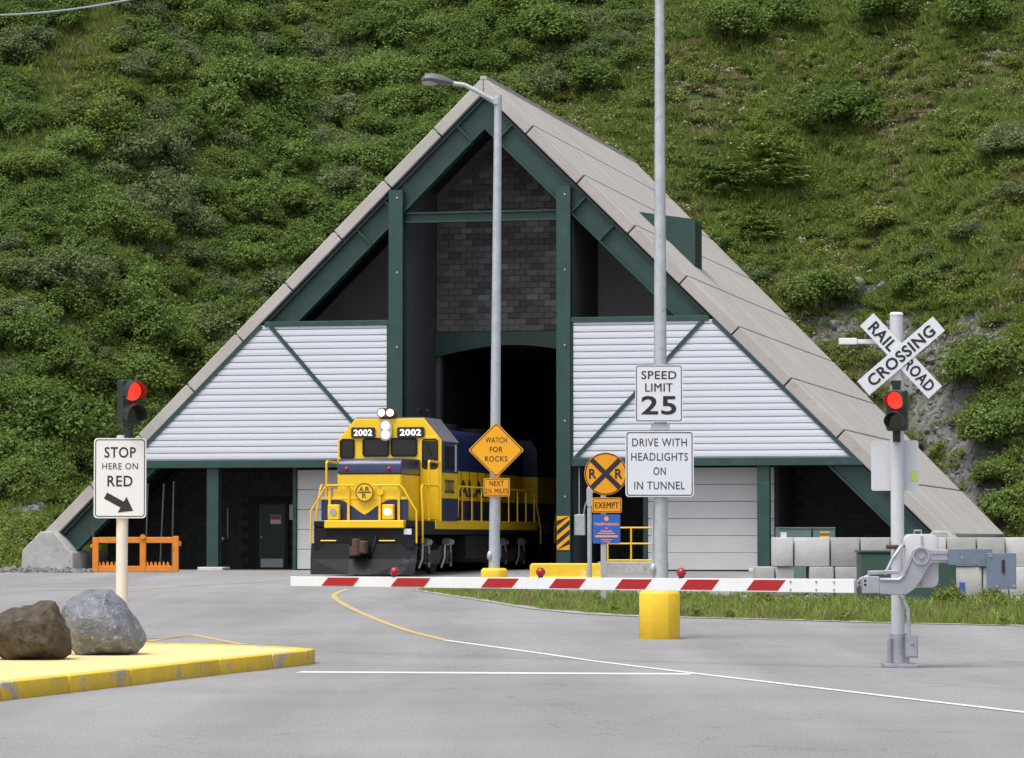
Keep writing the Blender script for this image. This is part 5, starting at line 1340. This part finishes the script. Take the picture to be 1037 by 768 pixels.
# --- grass verge by the road
vf = [gr(428,598), gr(500,609), gr(560,618), gr(640,624), gr(800,628), gr(900,631), gr(1037,634), gr(1150,637)]
vb = [Vector((18, 72, 0)), Vector((9, 71, 0)), Vector((5, 72, 0)), Vector((3.0, 74, 0)), Vector((0.5, 77, 0)), Vector((-1.2, 81, 0))]
poly = [(p.x, p.y) for p in vf] + [(p.x, p.y) for p in vb]
def inside(x, y):
    c = False; j = len(poly) - 1
    for i in range(len(poly)):
        xi, yi = poly[i]; xj, yj = poly[j]
        if (yi > y) != (yj > y) and x < (xj - xi)*(y - yi)/(yj - yi) + xi: c = not c
        j = i
    return c
bm = bmesh.new(); bm.faces.new([bm.verts.new((x, y, zg(y) + 0.005)) for x, y in poly]); bmesh.ops.triangulate(bm, faces=bm.faces)
me = bpy.data.meshes.new('verge_soil'); bm.to_mesh(me); bm.free()
me.materials.append(mat('verge_soil', (0.10, 0.10, 0.06), 0.95, 0, 1.5, 0.6, col2=(0.20, 0.19, 0.15)))
tag(link('verge_soil', me), kind='structure')
M['grass_v'] = leafmat('verge_blade', (0.161, 0.240, 0.040), (0.345, 0.429, 0.110))
strip('road_shoulder', dens([(p.x, p.y) for p in vf]), 0.55, mat('pale_gravel', (0.24, 0.24, 0.235), 0.95, 0, 9, 0.6, col2=(0.36, 0.355, 0.345)), 0.011)
vp = [grass_mesh(11, 110, 0.28, 0.08, 0.24, M['grass_v'], 0.008, 0.5), grass_mesh(12, 80, 0.3, 0.12, 0.38, M['grass_v'], 0.008, 0.4), grass_mesh(13, 60, 0.25, 0.1, 0.34, M['grass_dry'], 0.007), bush_mesh('herb', 33, 0.25, 0.24, 130, 0.07, M['leaf_c'], 8), bush_mesh('flower', 34, 0.25, 0.5, 40, 0.04, M['flower'], 8)]
pts = []
while len(pts) < 3600:
    x = rg.uniform(-2.2, 12); y = rg.uniform(58, 86)
    if not inside(x, y): continue
    if 69.0 < y < 70.3 and x > 4.8: continue
    if X(872, 67.2) < x < X(968, 67.2) and 67.1 < y < 68.2: continue
    r_ = rg.random(); near_wall = y > 65 and x > 4.5
    k = 0 if r_ < 0.42 else (1 if r_ < 0.68 else (2 if r_ < 0.86 else (3 if (near_wall or r_ > 0.95) else 0)))
    if near_wall and rg.random() < 0.03: k = 4
    e = min(abs(x - a) + abs(y - b) for a, b in poly[:8])
    s = rg.uniform(0.7, 1.2) * (0.95 if near_wall else 0.8)
    pts.append((Vector((x, y, zg(y))), (0, 0, rg.uniform(0, 6.28)), (s, s, s*rg.uniform(0.7, 1.2)), k))
scatter('verge_grass', vp, pts, 'tall green and dry grass growing on the roadside verge')
for (px, py, d_, s, lab) in ((960, 616, 66.2, 0.36, 'leafy weed growing against the green utility cabinet'), (1003, 618, 66.4, 0.34, 'flowering weed in front of the blocks under the counterweight'), (772, 617, 66.8, 0.28, 'leafy weed in the verge near the left end of the block wall')):
    t = thing('weed_plant', lab, 'plant', (X(px, d_), d_, zg(d_)), rg.uniform(0, 6), 'weeds in the verge'); t.scale = (s, s, s*1.5)
    link('foliage', BUSH['c1'][0], t); link('stem', BUSH['c1'][1], t)
# gravel at the foot of the left bank
pts = []
for i in range(900):
    px = rg.uniform(-40, 95); dd = rg.uniform(104.5, 113.5); x = X(px, dd)
    if in_building(x, dd, 0.1): continue
    s = min(0.16, 0.03 + rg.expovariate(28)); pts.append((Vector((x, dd, zg(dd) + 0.01)), (rg.uniform(0, 6), rg.uniform(0, 6), 0), (s, s, s*0.7), rg.randrange(4)))
scatter('gravel', [stone_mesh(i + 9) for i in range(4)], pts, 'grey gravel at the foot of the left bank')
